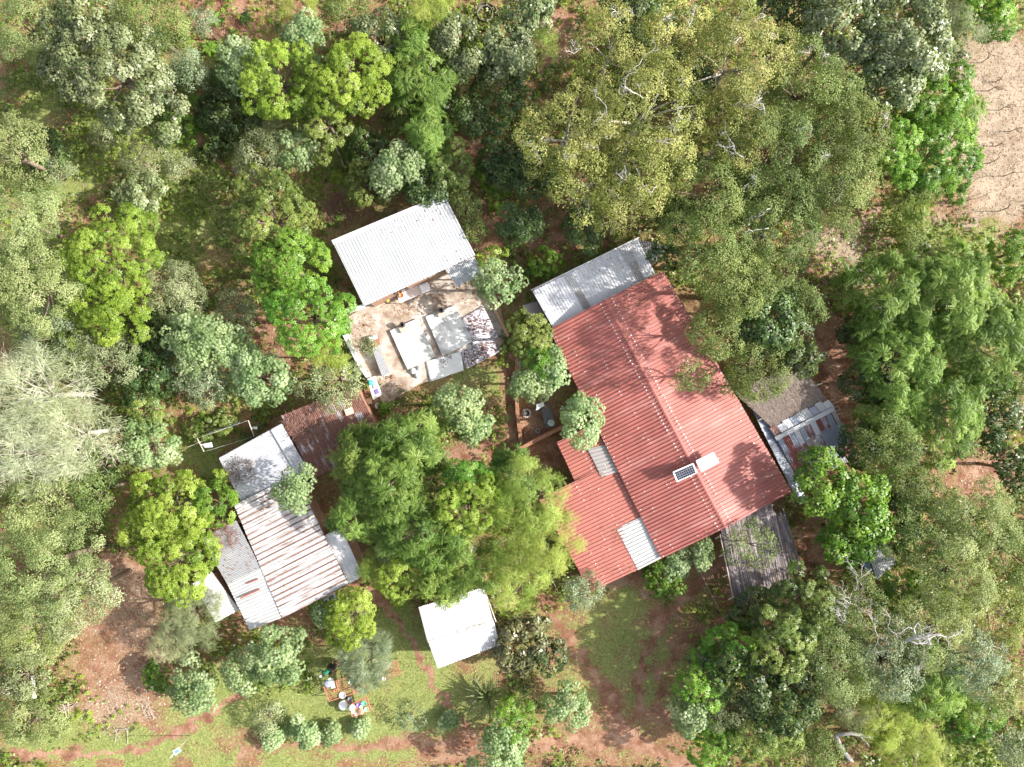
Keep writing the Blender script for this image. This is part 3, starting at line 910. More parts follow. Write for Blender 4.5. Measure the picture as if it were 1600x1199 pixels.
 ('AS',285,475,38,4.2,'dusty grey-green tree below the shaded clearing, lower one'),
 ('AS',368,480,33,3.8,'lone dusty sage tree left of the barn trees'),
 ('PA',306,535,58,5.4,'large silver star-leaved tree in the left middle'),
 ('PA',360,545,30,4.6,'silver star-leaved tree right of the large one at left'),
 ('PA',404,592,52,5.2,'silver star-leaved tree left of the rusty roof'),
 ('AB',320,600,34,4.4,'blue-grey tree below the large silver star-leaved one'),
 ('DK',230,580,50,4,'dark round-leaved shrub left of the blue-grey tree'),
 ('MG',225,640,32,3,'dark green bush above the round star-leaved tree'),
 ('AS',160,560,44,5,'sage tree right of the pale strand trees top'),
 ('AB',70,525,50,5.5,'blue-grey tree above the pale strand trees'),
 ('MG',110,540,32,4.6,'green tree between the blue-grey and sage trees'),
 ('DK',250,520,38,3.4,'dark shrub above the dark round-leaved shrub'),
 ('MG',312,672,22,1.4,'low leafy bush along the clothesline'),
 ('MG',345,665,18,1.2,'low leafy bush nearest the clothesline end'),
 ('RV',275,195,30,1.6,'low mound of creeper in the sun beside the soil path'),
 ('RV',600,640,10,.8,'little green weed clump at the cement yard edge'),
]
for row in T:
    kind, px, py, rp, h, lab = row[:6]
    if rp == 0: continue
    opt = dict(row[6]) if len(row) > 6 else {}
    small = h < 3.2
    nm = {'PA': 'star_leaved_tree', 'PD': 'star_leaved_tree', 'OC': 'ochre_tree', 'AC': 'fine_leaved_tree', 'FR': 'frond_leaved_tree',
          'WP': 'strand_tree', 'NS': 'needle_tree', 'FL': 'feathery_tree', 'FS': 'feathery_tree'}.get(kind, 'broadleaf_tree')
    if small: nm = 'shrub'
    tree(kind, px, py, rp, h, lab, nm, 'shrub' if small else 'tree', **opt)

def plant(tpl, mat, spots, name, cat, group, rng_, h=.6):
    for (px, py, sc, lab) in spots:
        c = P(px, py, .4)
        n = rng_
        pos = np.stack([R.normal(0, .10 * sc, n), R.normal(0, .10 * sc, n), h * sc * R.uniform(.5, 1.1, n)], -1)
        nr = np.stack([R.normal(0, .35, n), R.normal(0, .35, n), np.ones(n)], -1)
        V, t = place(tpl, pos, nr, sc * R.uniform(.7, 1.15, n), np.clip(R.normal(.5, .2, n), 0, 1))
        root = thing(name, (c.x, c.y, 0), lab, cat, group)
        link_mesh('leaves', quads_mesh('leaves', V, t), ML[mat], root)
        tb = MB(); tb.tube([(c.x, c.y, -.05), (c.x, c.y, h * sc)], [.05 * sc, .03 * sc], 7); tb.build('stem', BARK, root)
plant('yucca', 'silver', [(762, 1086, 1.55, 'big spiky rosette plant with long sword leaves above the vivid tree')], 'yucca', 'plant', None, 4, .45)
SPOT = [(424,1158,'leftmost'),(474,1149,'second'),(516,1151,'third'),(562,1140,'fourth'),(640,1128,'fifth, bluish'),(700,1128,'rightmost')]
for i, (px, py, w) in enumerate(SPOT):
    tree('PA' if i != 4 else 'AB', px, py, [15,21,14,11,22,12][i], [1.0,1.5,.9,.8,1.4,.9][i], w + ' low star-leaved plant in the row along the bottom lawn edge', 'cassava_plant', 'plant', group='low plants along the lawn edge', thin=.42, sq=[1.2,.85,1.25,.9,1.1,1][i])
BAN = [(338,30,.9,'topmost broad-bladed banana plant of the top left patch'),(362,55,.8,'banana plant right of the topmost one in the patch'),
 (330,75,.75,'banana plant at the lower left of the sunny patch'),(385,30,.8,'banana plant at the patch edge near the top'),
 (300,160,.9,'banana plant in shade right beside the soil path'),(318,190,.8,'lower banana plant in shade by the soil path'),(345,120,.8,'banana plant under the grey-green bush'),
 (370,75,.7,'banana plant between the patch and star-leaved tree')]
for b in BAN: plant('banana', 'vivid', [b], 'banana_plant', 'plant', 'banana plants of the top left patch', 2, .5)

# undergrowth and creepers, uncountable
def undergrowth(name, tpl, mat, n, fn, lo, hi, size, label):
    x, y = scatter(n, fn); m = len(x)
    z = ground_h(x, y) + R.uniform(lo, hi, m) * (.4 + fbm(x * .5, y * .5, 90))
    nr = np.stack([R.normal(0, .5, m), R.normal(0, .5, m), np.ones(m)], -1)
    V, t = place(tpl, np.stack([x, y, z], -1), nr, size * R.uniform(.6, 1.3, m), np.clip(fbm(x * .7, y * .7, 95) * 1.6 - .3, 0, 1))
    o = link_mesh(name, quads_mesh(name, V, t), ML[mat]); o['kind'] = 'stuff'; tag(o, label, 'undergrowth')
YARD = [(545,492),(700,420),(770,450),(795,545),(676,600),(600,634),(575,600),(545,525)]
def no_build(x, y):
    """undergrowth keeps off the yards, houses and paths"""
    px = x / S + 800; py = 599.5 - y / S
    ok = np.ones(x.shape)
    for cx, cy, rx, ry in ((665,520,120,95),(630,390,110,90),(1045,690,190,240),(440,850,130,130),(715,985,60,65),(500,690,90,60),
                           (840,680,50,70),(1180,870,60,70),(980,1060,110,140),(640,1060,150,110),(400,1150,400,70),(1560,200,80,170),(300,700,80,40),(200,1000,75,140),(1300,600,45,110),(930,1050,90,120)):
        ok = np.where(((px - cx) / rx) ** 2 + ((py - cy) / ry) ** 2 < 1, 0, ok)
    return ok
def under(x, y):
    g, s, d, p = masks(x, y)
    n = fbm(x * .8, y * .8, 61)
    return np.clip((n - .34) * 5, 0, 1) * np.clip(1 - d, 0, 1) * np.clip(1 - s, .1, 1) * no_build(x, y)
undergrowth('undergrowth', 'broad', 'mango', 60000, under, .1, .6, .9, 'leafy green undergrowth between the trees')
def bright_fn(x, y):
    px = x / S + 800; py = 599.5 - y / S
    b = blob(px, py, [(200,215,150,70,.9),(90,250,70,60,.7),(300,690,80,30,.8),(60,80,60,40,.8),(1450,370,90,40,.7),(1540,1160,110,50,.9),(480,270,60,60,.4),(100,1120,110,40,.6),(330,30,40,40,.4)])
    return np.maximum(np.clip((fbm(x * .5, y * .5, 66) - .44) * 6, 0, 1) * np.clip(1 - masks(x, y)[2], 0, 1) * no_build(x, y), b * np.clip((fbm(x, y, 68) - .35) * 5, 0, 1))
undergrowth('low_weeds', 'rosette', 'bright', 34000, bright_fn, .05, .35, .8, 'bright low weeds in sunny gaps')
def creeper(x, y):
    px = x / S + 800; py = 599.5 - y / S
    return blob(px, py, [(1545,15,80,35,1),(270,195,45,40,.9),(1480,385,90,35,.5),(1540,1165,110,40,.9),(310,668,70,18,.8),(200,230,60,40,.3),(90,1140,80,30,.3),(650,640,60,10,.5),
                         (830,310,80,60,.5),(760,290,60,60,.4),(1440,1150,140,60,.6)])
undergrowth('creeper', 'broad', 'vivid', 30000, creeper, .05, .3, .7, 'vivid green creepers sprawling over the ground')
# ---------------------------------------------------------------- buildings
def roof_mat(name, base, rust=0.0, rustcol=(.24, .10, .06), dirt=.3, rough=.5, stripe=0, metal=0.0, dirtcol=(.22, .20, .18), spec=.5, blot=0.0, fade=None):
    """painted or bare sheet metal; UV is in metres (u along the eave, v down the slope)"""
    M = Mat(name)
    uv = M.coord('UV'); uvs = M.coord('UV', (1.1, .22, 1)); wco = M.coord('World')
    n1 = M.noise(uvs, 3.0, 5, .7); n2 = M.noise(wco, .8, 5, .6); n3 = M.noise(wco, 8, 4, .7)
    c = M.ramp(n2, [(.3, tuple(x * .86 for x in base)), (.7, tuple(min(1, x * 1.08) for x in base))])
    # sheets differ slightly from each other
    sx = M.n('SeparateXYZ'); M.l(uv, sx.inputs[0])
    sh = M.math('FLOOR', M.math('DIVIDE', sx.outputs[0], .86)); sv = M.math('FLOOR', M.math('DIVIDE', sx.outputs[1], 2.6))
    wn_ = M.n('TexWhiteNoise', noise_dimensions='2D'); cb = M.n('CombineXYZ'); M.l(sh, cb.inputs[0]); M.l(sv, cb.inputs[1]); M.l(cb.outputs[0], wn_.inputs['Vector'])
    c = M.mix(M.math('MULTIPLY', wn_.outputs[0], .30), c, tuple(x * .62 for x in base))
    c = M.mix(M.math('MULTIPLY', M.step(n1, .48, .72), dirt), c, dirtcol)
    c = M.mix(M.math('MULTIPLY', M.step(n3, .58, .76), dirt * .7), c, dirtcol)
    if fade: c = M.mix(M.math('MULTIPLY', M.step(M.noise(M.coord('UV', (.9, .16, 1)), 1.3, 4, .7), .5, .68), .55), c, fade)
    if blot: c = M.mix(M.math('MULTIPLY', M.step(n2, .52, .66), blot), c, dirtcol)
    if rust:
        r = M.step(M.math('ADD', M.math('MULTIPLY', n1, .6), M.math('MULTIPLY', n2, .4)), .62 - rust * .22, .70 - rust * .18)
        if stripe:
            w = M.math('FRACT', M.math('DIVIDE', sx.outputs[0], stripe))
            w = M.step(w, .60, .78)
            ln = M.noise(M.coord('UV', (1 / stripe * .5, .25, 1)), 1.0, 3, .6)
            rs = M.math('MULTIPLY', w, M.step(ln, .36, .50))
            r = M.math('MAXIMUM', M.math('MULTIPLY', r, .5), rs)
        rc = M.ramp(n3, [(.3, tuple(x * .6 for x in rustcol)), (.7, tuple(x * 1.5 for x in rustcol))])
        c = M.mix(r, c, rc)
    return M.set(c, rough, spec, metal)

def sheet(A, B, D, Cc, pitch, amp, prof='trap', nv=2, laps=0, curl=.02, lift=0.0, seed=1, uvo=0.0, hole=None):
    """ribbed sheet: A->B runs along the upper edge, D->C along the lower; ribs run from the upper to the lower edge"""
    A, B, D, Cc = map(Vector, (A, B, D, Cc))
    Lu = ((B - A).length + (Cc - D).length) / 2; Lv = ((D - A).length + (Cc - B).length) / 2
    nr = max(2, round(Lu / pitch))
    p = [(0, 0), (.30, 0), (.42, 1), (.70, 1), (.86, 0)] if prof == 'trap' else [(i / 6, .5 - .5 * math.cos(2 * math.pi * i / 6)) for i in range(6)]
    us = [((i + a) / nr, h) for i in range(nr) for a, h in p] + [(1.0, 0)]
    nrm = (B - A).cross(D - A).normalized()
    if nrm.z < 0: nrm = -nrm
    nv = max(nv, int(Lv / .8) + 1)
    rg = np.random.default_rng(seed)
    V = []; UV = []
    for j in range(nv + 1):
        t = j / nv
        a = A.lerp(D, t); b = B.lerp(Cc, t)
        for k, (u, h) in enumerate(us):
            w = (fbm(np.array([u * Lu * .5 + seed]), np.array([t * Lv * .6]), 7 + seed, 2)[0] - .5) * curl * 2
            edge = 0
            if j in (0, nv): edge = rg.normal() * .012
            q = a.lerp(b, u) + nrm * (h * amp + w + lift)
            q = q + (D - A).normalized() * (edge if k % len(p) else edge)
            V.append(q); UV.append((u * Lu + uvo, t * Lv))
    n = len(us); Fq = [(j * n + i, (j + 1) * n + i, (j + 1) * n + i + 1, j * n + i + 1) for j in range(nv) for i in range(n - 1)]
    return V, UV, Fq, nrm, Lu, Lv
def sheet_obj(name, quad, pitch, amp, mats, parent, screws=(), prof='trap', seed=1, curl=.02, lift=0.0, thick=.012, every=1, extra=None):
    A, B, D, Cc = quad
    V, UV, Fq, nrm, Lu, Lv = sheet(A, B, D, Cc, pitch, amp, prof, seed=seed, curl=curl, lift=lift)
    o0 = Vector(parent.location) if parent is not None else Vector((0, 0, 0))
    if nrm.dot((V[Fq[0][1]] - V[Fq[0][0]]).cross(V[Fq[0][2]] - V[Fq[0][0]])) < 0: Fq = [f[::-1] for f in Fq]
    n0 = len(V); Fb = [tuple(i + n0 for i in f[::-1]) for f in Fq]
    Vb = [v - nrm * thick for v in V]
    # screws with washers sit on the ribs, part of the sheet's own surface
    vs = V + Vb; uv = UV + UV; fs = Fq + Fb; mi = [0] * len(fs)
    A, B, D, Cc = map(Vector, quad); nr = max(2, round(Lu / pitch)); rg = random.Random(seed)
    X = (B - A).normalized(); Y = (D - A).normalized()
    for (v, prob, size) in screws:
        for i in range(0, nr, every):
            if rg.random() > prob: continue
            u = (i + .56) / nr; t = v / Lv if v >= 0 else 1 + v / Lv
            t += rg.uniform(-.004, .004)
            c = A.lerp(D, t).lerp(B.lerp(Cc, t), u) + nrm * (amp + lift + .03)
            b = len(vs); s = size * rg.uniform(.6, 1.25)
            for a in range(6):
                an = a * math.pi / 3
                vs.append(c + (X * math.cos(an) + Y * math.sin(an) * 1.1) * s); uv.append((0, 0))
            vs.append(c + nrm * s * .5); uv.append((0, 0))
            for a in range(6): fs.append((b + a, b + (a + 1) % 6, b + 6)); mi.append(1)
    me = bpy.data.meshes.new(name)
    me.from_pydata([v - o0 for v in vs], [], fs)
    me.polygons.foreach_set('material_index', mi)
    ul = me.uv_layers.new(name='UVMap')
    li = np.zeros(len(me.loops), dtype=np.int32); me.loops.foreach_get('vertex_index', li)
    ul.data.foreach_set('uv', np.array(uv, dtype=np.float32)[li].ravel())
    me.update()
    return link_mesh(name, me, mats, parent)

def inset(q, d):
    c = sum((Vector(p) for p in q), Vector()) / len(q)
    out = []
    for p in q:
        v = Vector(p) - c; L = math.hypot(v.x, v.y)
        out.append(Vector(p) - Vector((v.x, v.y, 0)) * (d / L))
    return out
def walls(parent, q, mat, d=.35, t=.15, drop=.10, name='wall'):
    """four real walls under a roof outline q (top corners, any heights)"""
    q = inset(q, d); mb = MB(); n = len(q)
    q2 = inset(q, t * 1.4)
    for i in range(n):
        a, b, b2, a2 = q[i], q[(i + 1) % n], q2[(i + 1) % n], q2[i]
        lo = [Vector((p.x, p.y, -.15)) for p in (a, b, b2, a2)]
        hi = [Vector((p.x, p.y, p.z - drop)) for p in (a, b, b2, a2)]
        mb.hexa(lo, hi)
    return mb.build(name, mat, parent)
def posts(parent, pts_, r, mat, name='post'):
    for p in pts_:
        mb = MB(); mb.tube([(p.x, p.y, -.2), (p.x, p.y, p.z)], r, 8); mb.build(name, mat, parent)
def wall_fit(parent, quad, side, w, h, z0, name, mat, t=.5, d=.35):
    """door or window set 3 cm proud in the wall below edge `side` of quad"""
    q = inset(quad, d); a, b = q[side], q[(side + 1) % len(q)]
    a = Vector((a.x, a.y, 0)); b = Vector((b.x, b.y, 0))
    c = sum((Vector((p.x, p.y, 0)) for p in q), Vector()) / len(q)
    x = (b - a).normalized(); nn = Vector((x.y, -x.x, 0))
    if nn.dot((a + b) / 2 - c) < 0: nn = -nn
    m = a.lerp(b, t) + nn * .02
    M = Matrix((x, nn, Vector((0, 0, 1)))).transposed()
    mb = MB(); mb.box(m + Vector((0, 0, z0 + h / 2)), (w, .07, h), rot=M)
    return mb.build(name, mat, parent)
def base_of(q):
    c = sum((Vector(p) for p in q), Vector()) / len(q); return (c.x, c.y, 0)

MUD = plain('mud_plaster', (.36, .22, .15), .9, .25, 3)
BRICKM = plain('red_earth_wall', (.32, .16, .10), .95, .3, 4)
CEM = plain('cement', (.50, .43, .37), .85, .18, 1.6)
WHITE = plain('whitewash', (.78, .77, .74), .8, .10, 2.5)
WOODM = plain('weathered_wood', (.33, .24, .17), .85, .35, 7)
CANE = plain('cane', (.25, .20, .20), .8, .35, 10)
PALEW = plain('pale_pole', (.55, .48, .40), .8, .2, 9)
SCREW = plain('screw_washer', (.82, .76, .74), .5, .05, 9)
DARKG = plain('dark_glass', (.02, .025, .03), .15, .1, 4, .6)
STEEL = plain('galvanised_steel', (.55, .56, .58), .4, .15, 6, .5, .6)
BLUEP = plain('blue_paint', (.16, .24, .38), .6, .2, 6)

RED = roof_mat('red_roof_sheet', (.385, .13, .11), 0, dirt=.55, rough=.55, dirtcol=(.25, .11, .095), spec=.35, fade=(.50, .25, .22))
REDP = roof_mat('faded_red_sheet', (.43, .15, .12), 0, dirt=.3, rough=.6, dirtcol=(.33, .16, .13))
WHT = roof_mat('bare_white_sheet', (.42, .435, .45), 0, dirt=.45, rough=.42, dirtcol=(.40, .42, .45))
WHT0 = roof_mat('lilac_white_sheet', (.68, .68, .71), 0, dirt=.28, rough=.45, dirtcol=(.42, .41, .43))
WHT2 = roof_mat('bright_white_sheet', (.58, .58, .575), 0, dirt=.32, rough=.5, dirtcol=(.5, .49, .47))
GREY = roof_mat('grey_zinc_sheet', (.55, .56, .60), 0, dirt=.30, rough=.42, dirtcol=(.25, .24, .27), blot=.25)
GREYB = roof_mat('blue_grey_sheet', (.27, .30, .38), 0, dirt=.35, rough=.4, dirtcol=(.15, .15, .18))
RUSTY = roof_mat('rusty_sheet', (.42, .42, .45), 1.15, (.15, .065, .048), .45, .7)
STRIPE = roof_mat('rust_striped_sheet', (.53, .51, .51), .45, (.17, .10, .08), .65, .6, stripe=.37, dirtcol=(.26, .23, .225))
PALEF = roof_mat('pale_flat_sheet', (.56, .56, .58), 0, dirt=.12, rough=.5, dirtcol=(.42, .41, .42))
PATCH = roof_mat('patchwork_sheet', (.42, .44, .50), .95, (.17, .055, .05), .4, .5, dirtcol=(.6, .6, .63))
CLEAR = roof_mat('cloudy_skylight_sheet', (.38, .35, .34), 0, dirt=.5, rough=.35, dirtcol=(.20, .18, .18))

# --- red house
ZE, ZR = 2.8, 3.85
TLm, TRm, BRm, BLm = P(858, 515, ZE), P(1036, 424, ZE), P(1237, 768, ZE), P(1033, 873, ZE)
RT, RB_ = P(946, 468, ZR), P(1134, 825, ZR)
root = thing('red_roofed_house', base_of([TLm, TRm, BRm, BLm]), 'long house under a red ribbed metal gable roof with rows of white screws', 'house')
rows = ((.42, .95, .045), (1.75, .12, .035), (2.0, .30, .035), (3.5, .28, .035), (4.4, .15, .03), (-.18, .25, .035))
sheet_obj('roof_slope', (RT, RB_, TLm, BLm), .245, .05, [RED, SCREW], root, rows, seed=3, curl=.045)
sheet_obj('roof_slope', (RT, RB_, TRm, BRm), .245, .045, [RED, SCREW], root, ((.42, .95, .045), (1.7, .22, .04), (3.1, .3, .035), (4.3, .25, .04), (-.15, .4, .04)), seed=5, curl=.045)
# ridge cap
rd = (RB_ - RT).normalized(); mb = MB()
for s_side, (e0, e1) in ((1, (TLm, BLm)), (-1, (TRm, BRm))):
    dn0 = (e0 - RT).normalized() * .11; dn1 = (e1 - RB_).normalized() * .11; up = Vector((0, 0, .045))
    a, b, c_, d_q = RT + up, RB_ + up, RB_ + up + dn1, RT + up + dn0
    mb.hexa([a, b, c_, d_q], [p + Vector((0, 0, .006)) for p in (a, b, c_, d_q)])
mb.build('ridge_cap', RED, root)
walls(root, [TLm, TRm, BRm, BLm], MUD, .55, .2, .05)
gb = MB()
for a, b, r_ in ((TLm, TRm, RT), (BLm, BRm, RB_)):
    cc = Vector(base_of([TLm, TRm, BRm, BLm]))
    pp = []
    for q in (a, b, r_):
        v = Vector((cc.x - q.x, cc.y - q.y, 0)).normalized() * .75; pp.append(q + v - Vector((0, 0, .12)))
    off = (Vector((cc.x, cc.y, 0)) - Vector((pp[2].x, pp[2].y, 0))).normalized() * .15
    gb.hexa(pp, [p + off for p in pp])
gb.build('gable', MUD, root)
wall_fit(root, [TLm, TRm, BRm, BLm], 1, .95, 2.0, 0, 'door', WOODM, .30, .55)
for t_ in (.5, .72): wall_fit(root, [TLm, TRm, BRm, BLm], 1, 1.1, 1.0, 1.0, 'window', DARKG, t_, .55)
wall_fit(root, [TLm, TRm, BRm, BLm], 2, .95, 2.0, 0, 'door', WOODM, .72, .55)
# lean-to on its left
q1 = (P(927, 664, 2.60), P(962, 727, 2.60), P(870, 691, 2.15), P(901, 758, 2.15))
q2 = (P(960, 722, 2.58), P(1034, 873, 2.58), P(842, 780, 2.05), P(923, 925, 2.05))
sheet_obj('lean_to_roof', q1, .245, .04, [REDP, SCREW], root, ((.6, .3, .035), (1.5, .4, .035)), seed=8)
sheet_obj('lean_to_roof', q2, .245, .04, [REDP, SCREW], root, ((.25, .8, .035), (1.7, .35, .035), (2.9, .5, .035), (4.2, .45, .035)), seed=9, lift=-.02)
walls(root, [q2[0], q2[2], q2[3], q2[1]], MUD, .5, .15, .12, 'lean_to_wall')
def on_sheet(q, u0, v0, u1, v1, up):
    A, B, D, Cc = map(Vector, q)
    f = lambda u, v: A.lerp(D, v).lerp(B.lerp(Cc, v), u) + Vector((0, 0, up))
    return (f(u0, v0), f(u1, v0), f(u0, v1), f(u1, v1))
sheet_obj('skylight', (P(945, 695, 2.66), P(966, 737, 2.66), P(918, 702, 2.5), P(940, 746, 2.5)), .245, .03, [CLEAR, SCREW], root, seed=10)
sheet_obj('white_roof_panel', (P(1004, 807, 2.66), P(1035.5, 871, 2.66), P(963, 826, 2.42), P(997, 891, 2.42)), .245, .045, [WHT2, SCREW], root, seed=11)
# solar panels on the ridge
def solar(c4, label, cellmat, lift=.28):
    q = [Vector(p) for p in c4]
    rt = thing('solar_module', base_of(q), label, 'solar panel', 'solar panels on the red roof')
    rt.location.z = min(p.z for p in q)
    x = (q[1] - q[0]); y = (q[3] - q[0]); n = x.cross(y).normalized()
    if n.z < 0: n = -n
    mb = MB(); mb.hexa([p - n * .03 for p in q], [p + n * .002 for p in q]); mb.build('back_sheet', WHITE, rt)
    mb = MB()
    for i in range(9):
        for j in range(4):
            f = lambda a, b: q[0] + x * (.045 + a * .91) + y * (.07 + b * .86) + n * .006
            g = .05
            a0, a1, b0, b1 = (i + g) / 9, (i + 1 - g) / 9, (j + g) / 4, (j + 1 - g) / 4
            pq = [f(a0, b0), f(a1, b0), f(a1, b1), f(a0, b1)]
            mb.hexa(pq, [p + n * .004 for p in pq])
    mb.build('cells', cellmat, rt)
    mb = MB()
    for i in range(4):
        mb.bar(q[i] - n * .005, q[(i + 1) % 4] - n * .005, .06, .055)
    mb.build('frame', STEELW, rt)
    for p in (q[0].lerp(q[2], .15), q[0].lerp(q[2], .85), q[1].lerp(q[3], .15), q[1].lerp(q[3], .85)):
        mb = MB(); mb.bar(p - n * .03, p - Vector((0, 0, lift + .02)), .03, .03); mb.build('leg', STEEL, rt)
STEELW = plain('anodised_frame', (.72, .72, .72), .35, .05, 5)
CELL = plain('solar_cell', (.018, .02, .045), .25, .15, 3, .6)
CELL_GLARE = plain('glare_solar_cell', (.36, .42, .40), .3, .12, 3, .6)  # whitish reflection put into the base colour of these cells
solar([P(1051.7, 738, 4.35), P(1083, 724.5, 4.35), P(1089, 738.5, 4.2), P(1058, 753, 4.2)], 'dark-celled solar panel tilted on the red roof near the ridge', CELL, .32)
solar([P(1088, 720.5, 4.40), P(1114.5, 707, 4.32), P(1123, 722.5, 4.25), P(1096, 737, 4.33)], 'solar panel with reflection coloured into its cells, sunny slope of the red roof', CELL_GLARE, .38)
# --- grey verandah block above the red house
vq = (P(832, 455, 2.5), P(996, 373, 2.5), P(864, 512, 2.75), P(1024, 428, 2.75))
root = thing('verandah_block', base_of(vq), 'grey-white metal roofed verandah along the top end of the red house', 'building')
sheet_obj('roof', vq, .2, .022, [WHT0, SCREW], root, seed=12, curl=.015)
for (u, w) in ((.300, .068), (.822, .072)):
    qq = on_sheet(vq, u, .03, u + w, .52, .05); sheet_obj('skylight', qq, .13, .025, [WHT2 if u < .5 else PALEF, SCREW], root, seed=13)
    qq = on_sheet(vq, u + .012, .48, u + w + .004, .97, .065); sheet_obj('skylight', qq, .13, .025, [CLEAR, SCREW], root, seed=14)
mb = MB(); mb.tube([vq[0] + Vector((-.1, .05, .02)), vq[1] + Vector((.1, .08, .02))], .045, 8); mb.build('gutter', STEELW, root)
walls(root, [vq[0], vq[1], vq[3], vq[2]], MUD, .45, .15, .1)
# weathered racks and low walls near its ends
cq = (P(997, 374, 2.2), P(1042, 386, 2.2), P(1012, 405, 2.25), P(1020, 414, 2.25))
root = thing('pole_awning', base_of(cq), 'small grey weathered awning at the right end of the verandah roof', 'awning')
sheet_obj('roof', cq, .11, .02, [roof_mat('weathered_awning', (.34, .33, .35), 0, dirt=.5, rough=.8), SCREW], root, seed=15, curl=.05)
posts(root, inset(cq, .3), .05, WOODM)
lq = (P(815, 478, 1.8), P(842, 470, 1.8), P(832, 505, 1.8), P(857, 500, 1.8))
root = thing('lean_to_shelter', base_of(lq), 'dusky tin shelter tucked left of the verandah roof', 'shelter')
sheet_obj('roof', lq, .12, .02, [roof_mat('dusty_tin', (.30, .26, .26), .3, dirt=.5, rough=.8), SCREW], root, seed=16)
posts(root, inset(lq, .2), .04, WOODM)
# --- blue-grey side strip, thatch, patchwork on the right
gq = (P(1172, 634, 2.35), P(1249, 789, 2.35), P(1190, 632, 2.2), P(1262, 783, 2.2))
root = thing('side_awning', base_of(gq), 'narrow blue-grey metal awning along the right side of the red house', 'awning')
sheet_obj('roof', gq, .3, .025, [GREYB, SCREW], root, seed=17, curl=.03)
posts(root, [gq[2].lerp(gq[3], t) for t in (.05, .5, .95)], .05, WOODM)
def straw_roof(name, quad, n, mat, parent, L=(.5, 1.4), w=.03, lift=.05, spread=.35):
    A, B, D, Cc = map(Vector, quad)
    u = R.random(n); v = R.random(n)
    An, Bn, Dn, Cn = [np.array(p) for p in (A, B, D, Cc)]
    c = (An * (1 - v)[:, None] + Dn * v[:, None]) * (1 - u)[:, None] + (Bn * (1 - v)[:, None] + Cn * v[:, None]) * u[:, None]
    dn = np.array((D - A).normalized()); sd = np.array((B - A).normalized())
    a = R.normal(0, spread, n); l = R.uniform(L[0], L[1], n)
    d = (dn * np.cos(a)[:, None] + sd * np.sin(a)[:, None]); s2 = (sd * np.cos(a)[:, None] - dn * np.sin(a)[:, None]) * w
    c = c + np.array([0, 0, 1]) * (lift * R.uniform(.2, 1.6, n))[:, None] - d * (l * .5)[:, None]
    tilt = np.array([0, 0, 1]) * R.normal(0, .03, n)[:, None]
    V = np.stack([c, c + s2, c + s2 + d * l[:, None] + tilt, c + d * l[:, None] + tilt], 1)
    loc = np.array(parent.location); V = V - loc
    return link_mesh(name, quads_mesh(name, V, np.stack([R.random(n), np.clip(R.normal(.5, .2, n), 0, 1), R.random(n)], -1)), mat, parent)
THM = leaf_mat('old_thatch', (.12, .09, .085), (.22, .17, .15), (.36, .29, .25), .9, .05, tr=(1, 1, 1))
def slab(parent, name, quad, t, mat, drop=0.0):
    A, B, D, Cc = [Vector(p) - Vector((0, 0, drop)) for p in quad]
    mb = MB(); q = [A, D, Cc, B]; mb.hexa([p - Vector((0, 0, t)) for p in q], q); return mb.build(name, mat, parent)
tq = (P(1150, 615, 2.9), P(1246, 568, 2.9), P(1205, 667, 2.5), P(1291, 624, 2.5))
root = thing('thatched_shelter', base_of(tq), 'shelter under a flat brown thatched roof right of the red house', 'shelter')
slab(root, 'roof', tq, .1, plain('thatch_base', (.18, .135, .12), .95, .3, 6))
straw_roof('thatch', tq, 6500, THM, root, (.15, .5), .02, .04)
posts(root, inset([tq[0], tq[1], tq[3], tq[2]], .3), .06, WOODM)
for (a, b) in (((1235, 585), (1256, 578)), ((1262, 607), (1285, 599)), ((1183, 658), (1196, 651))):
    mb = MB(); mb.tube([P(*a, 2.55), P(*b, 2.55)], .045, 6); mb.build('rafter', PALEW, root)
p1 = (P(1203, 671, 2.55), P(1294, 624, 2.55), P(1212, 684, 2.5), P(1304, 636, 2.5))
p2 = (P(1211, 681, 2.5), P(1303, 633, 2.5), P(1253, 762, 2.0), P(1341, 712, 2.0))
root = thing('patchwork_shed', base_of(p2), 'shed patched with rust-red and silver tin sheets beside the thatched shelter', 'shed')
walls(root, [p2[0], p2[1], p2[3], p2[2]], BRICKM, .3, .12, .12)
RUSTRED = roof_mat('rust_red_sheet', (.20, .055, .05), 0, dirt=.5, rough=.7, dirtcol=(.34, .30, .32))
slab(root, 'roof', p2, .03, RUSTRED, .02)
rg = random.Random(4)
for i in range(11):                                   # the lower roof: separate old sheets of several colours
    u = i / 11
    for (v0, v1) in ((0, .36), (.33, .72), (.68, 1.0)):
        m_ = rg.choice([PATCH, GREYB, RUSTRED, GREY, PATCH, CLEAR])
        o_ = sheet_obj('roof_sheet', on_sheet(p2, max(0, u + rg.uniform(-.01, .01)), v0 + rg.uniform(-.03, .03), min(1, u + .085 + rg.uniform(-.01, .02)), v1, .02 + rg.random() * .03), .13, .02, [m_, SCREW], root, seed=20 + i)
for i in range(9):
    u = i / 9
    m_ = [RUSTY, GREY, PALEF, GREYB, WHT, WHT, GREYB, WHT, PALEF][i]
    sheet_obj('ridge_sheet', on_sheet(p1, u, rg.uniform(-.3, .1), u + .105, 1, .03 + rg.random() * .03), .15, .02, [m_, SCREW], root, seed=40 + i)
mb = MB(); mb.bar(P(1212, 686, 2.66), P(1303, 639, 2.66), .28, .02); mb.build('ridge_flashing', WHT, root)
for k_ in range(5):
    a_ = P(1297 + k_ * 3, 626 + k_ * 5.5, 2.45); mb = MB(); mb.tube([a_, a_ + Vector((.35, .12, 0))], .02, 6); mb.build('rafter', PALEW, root)
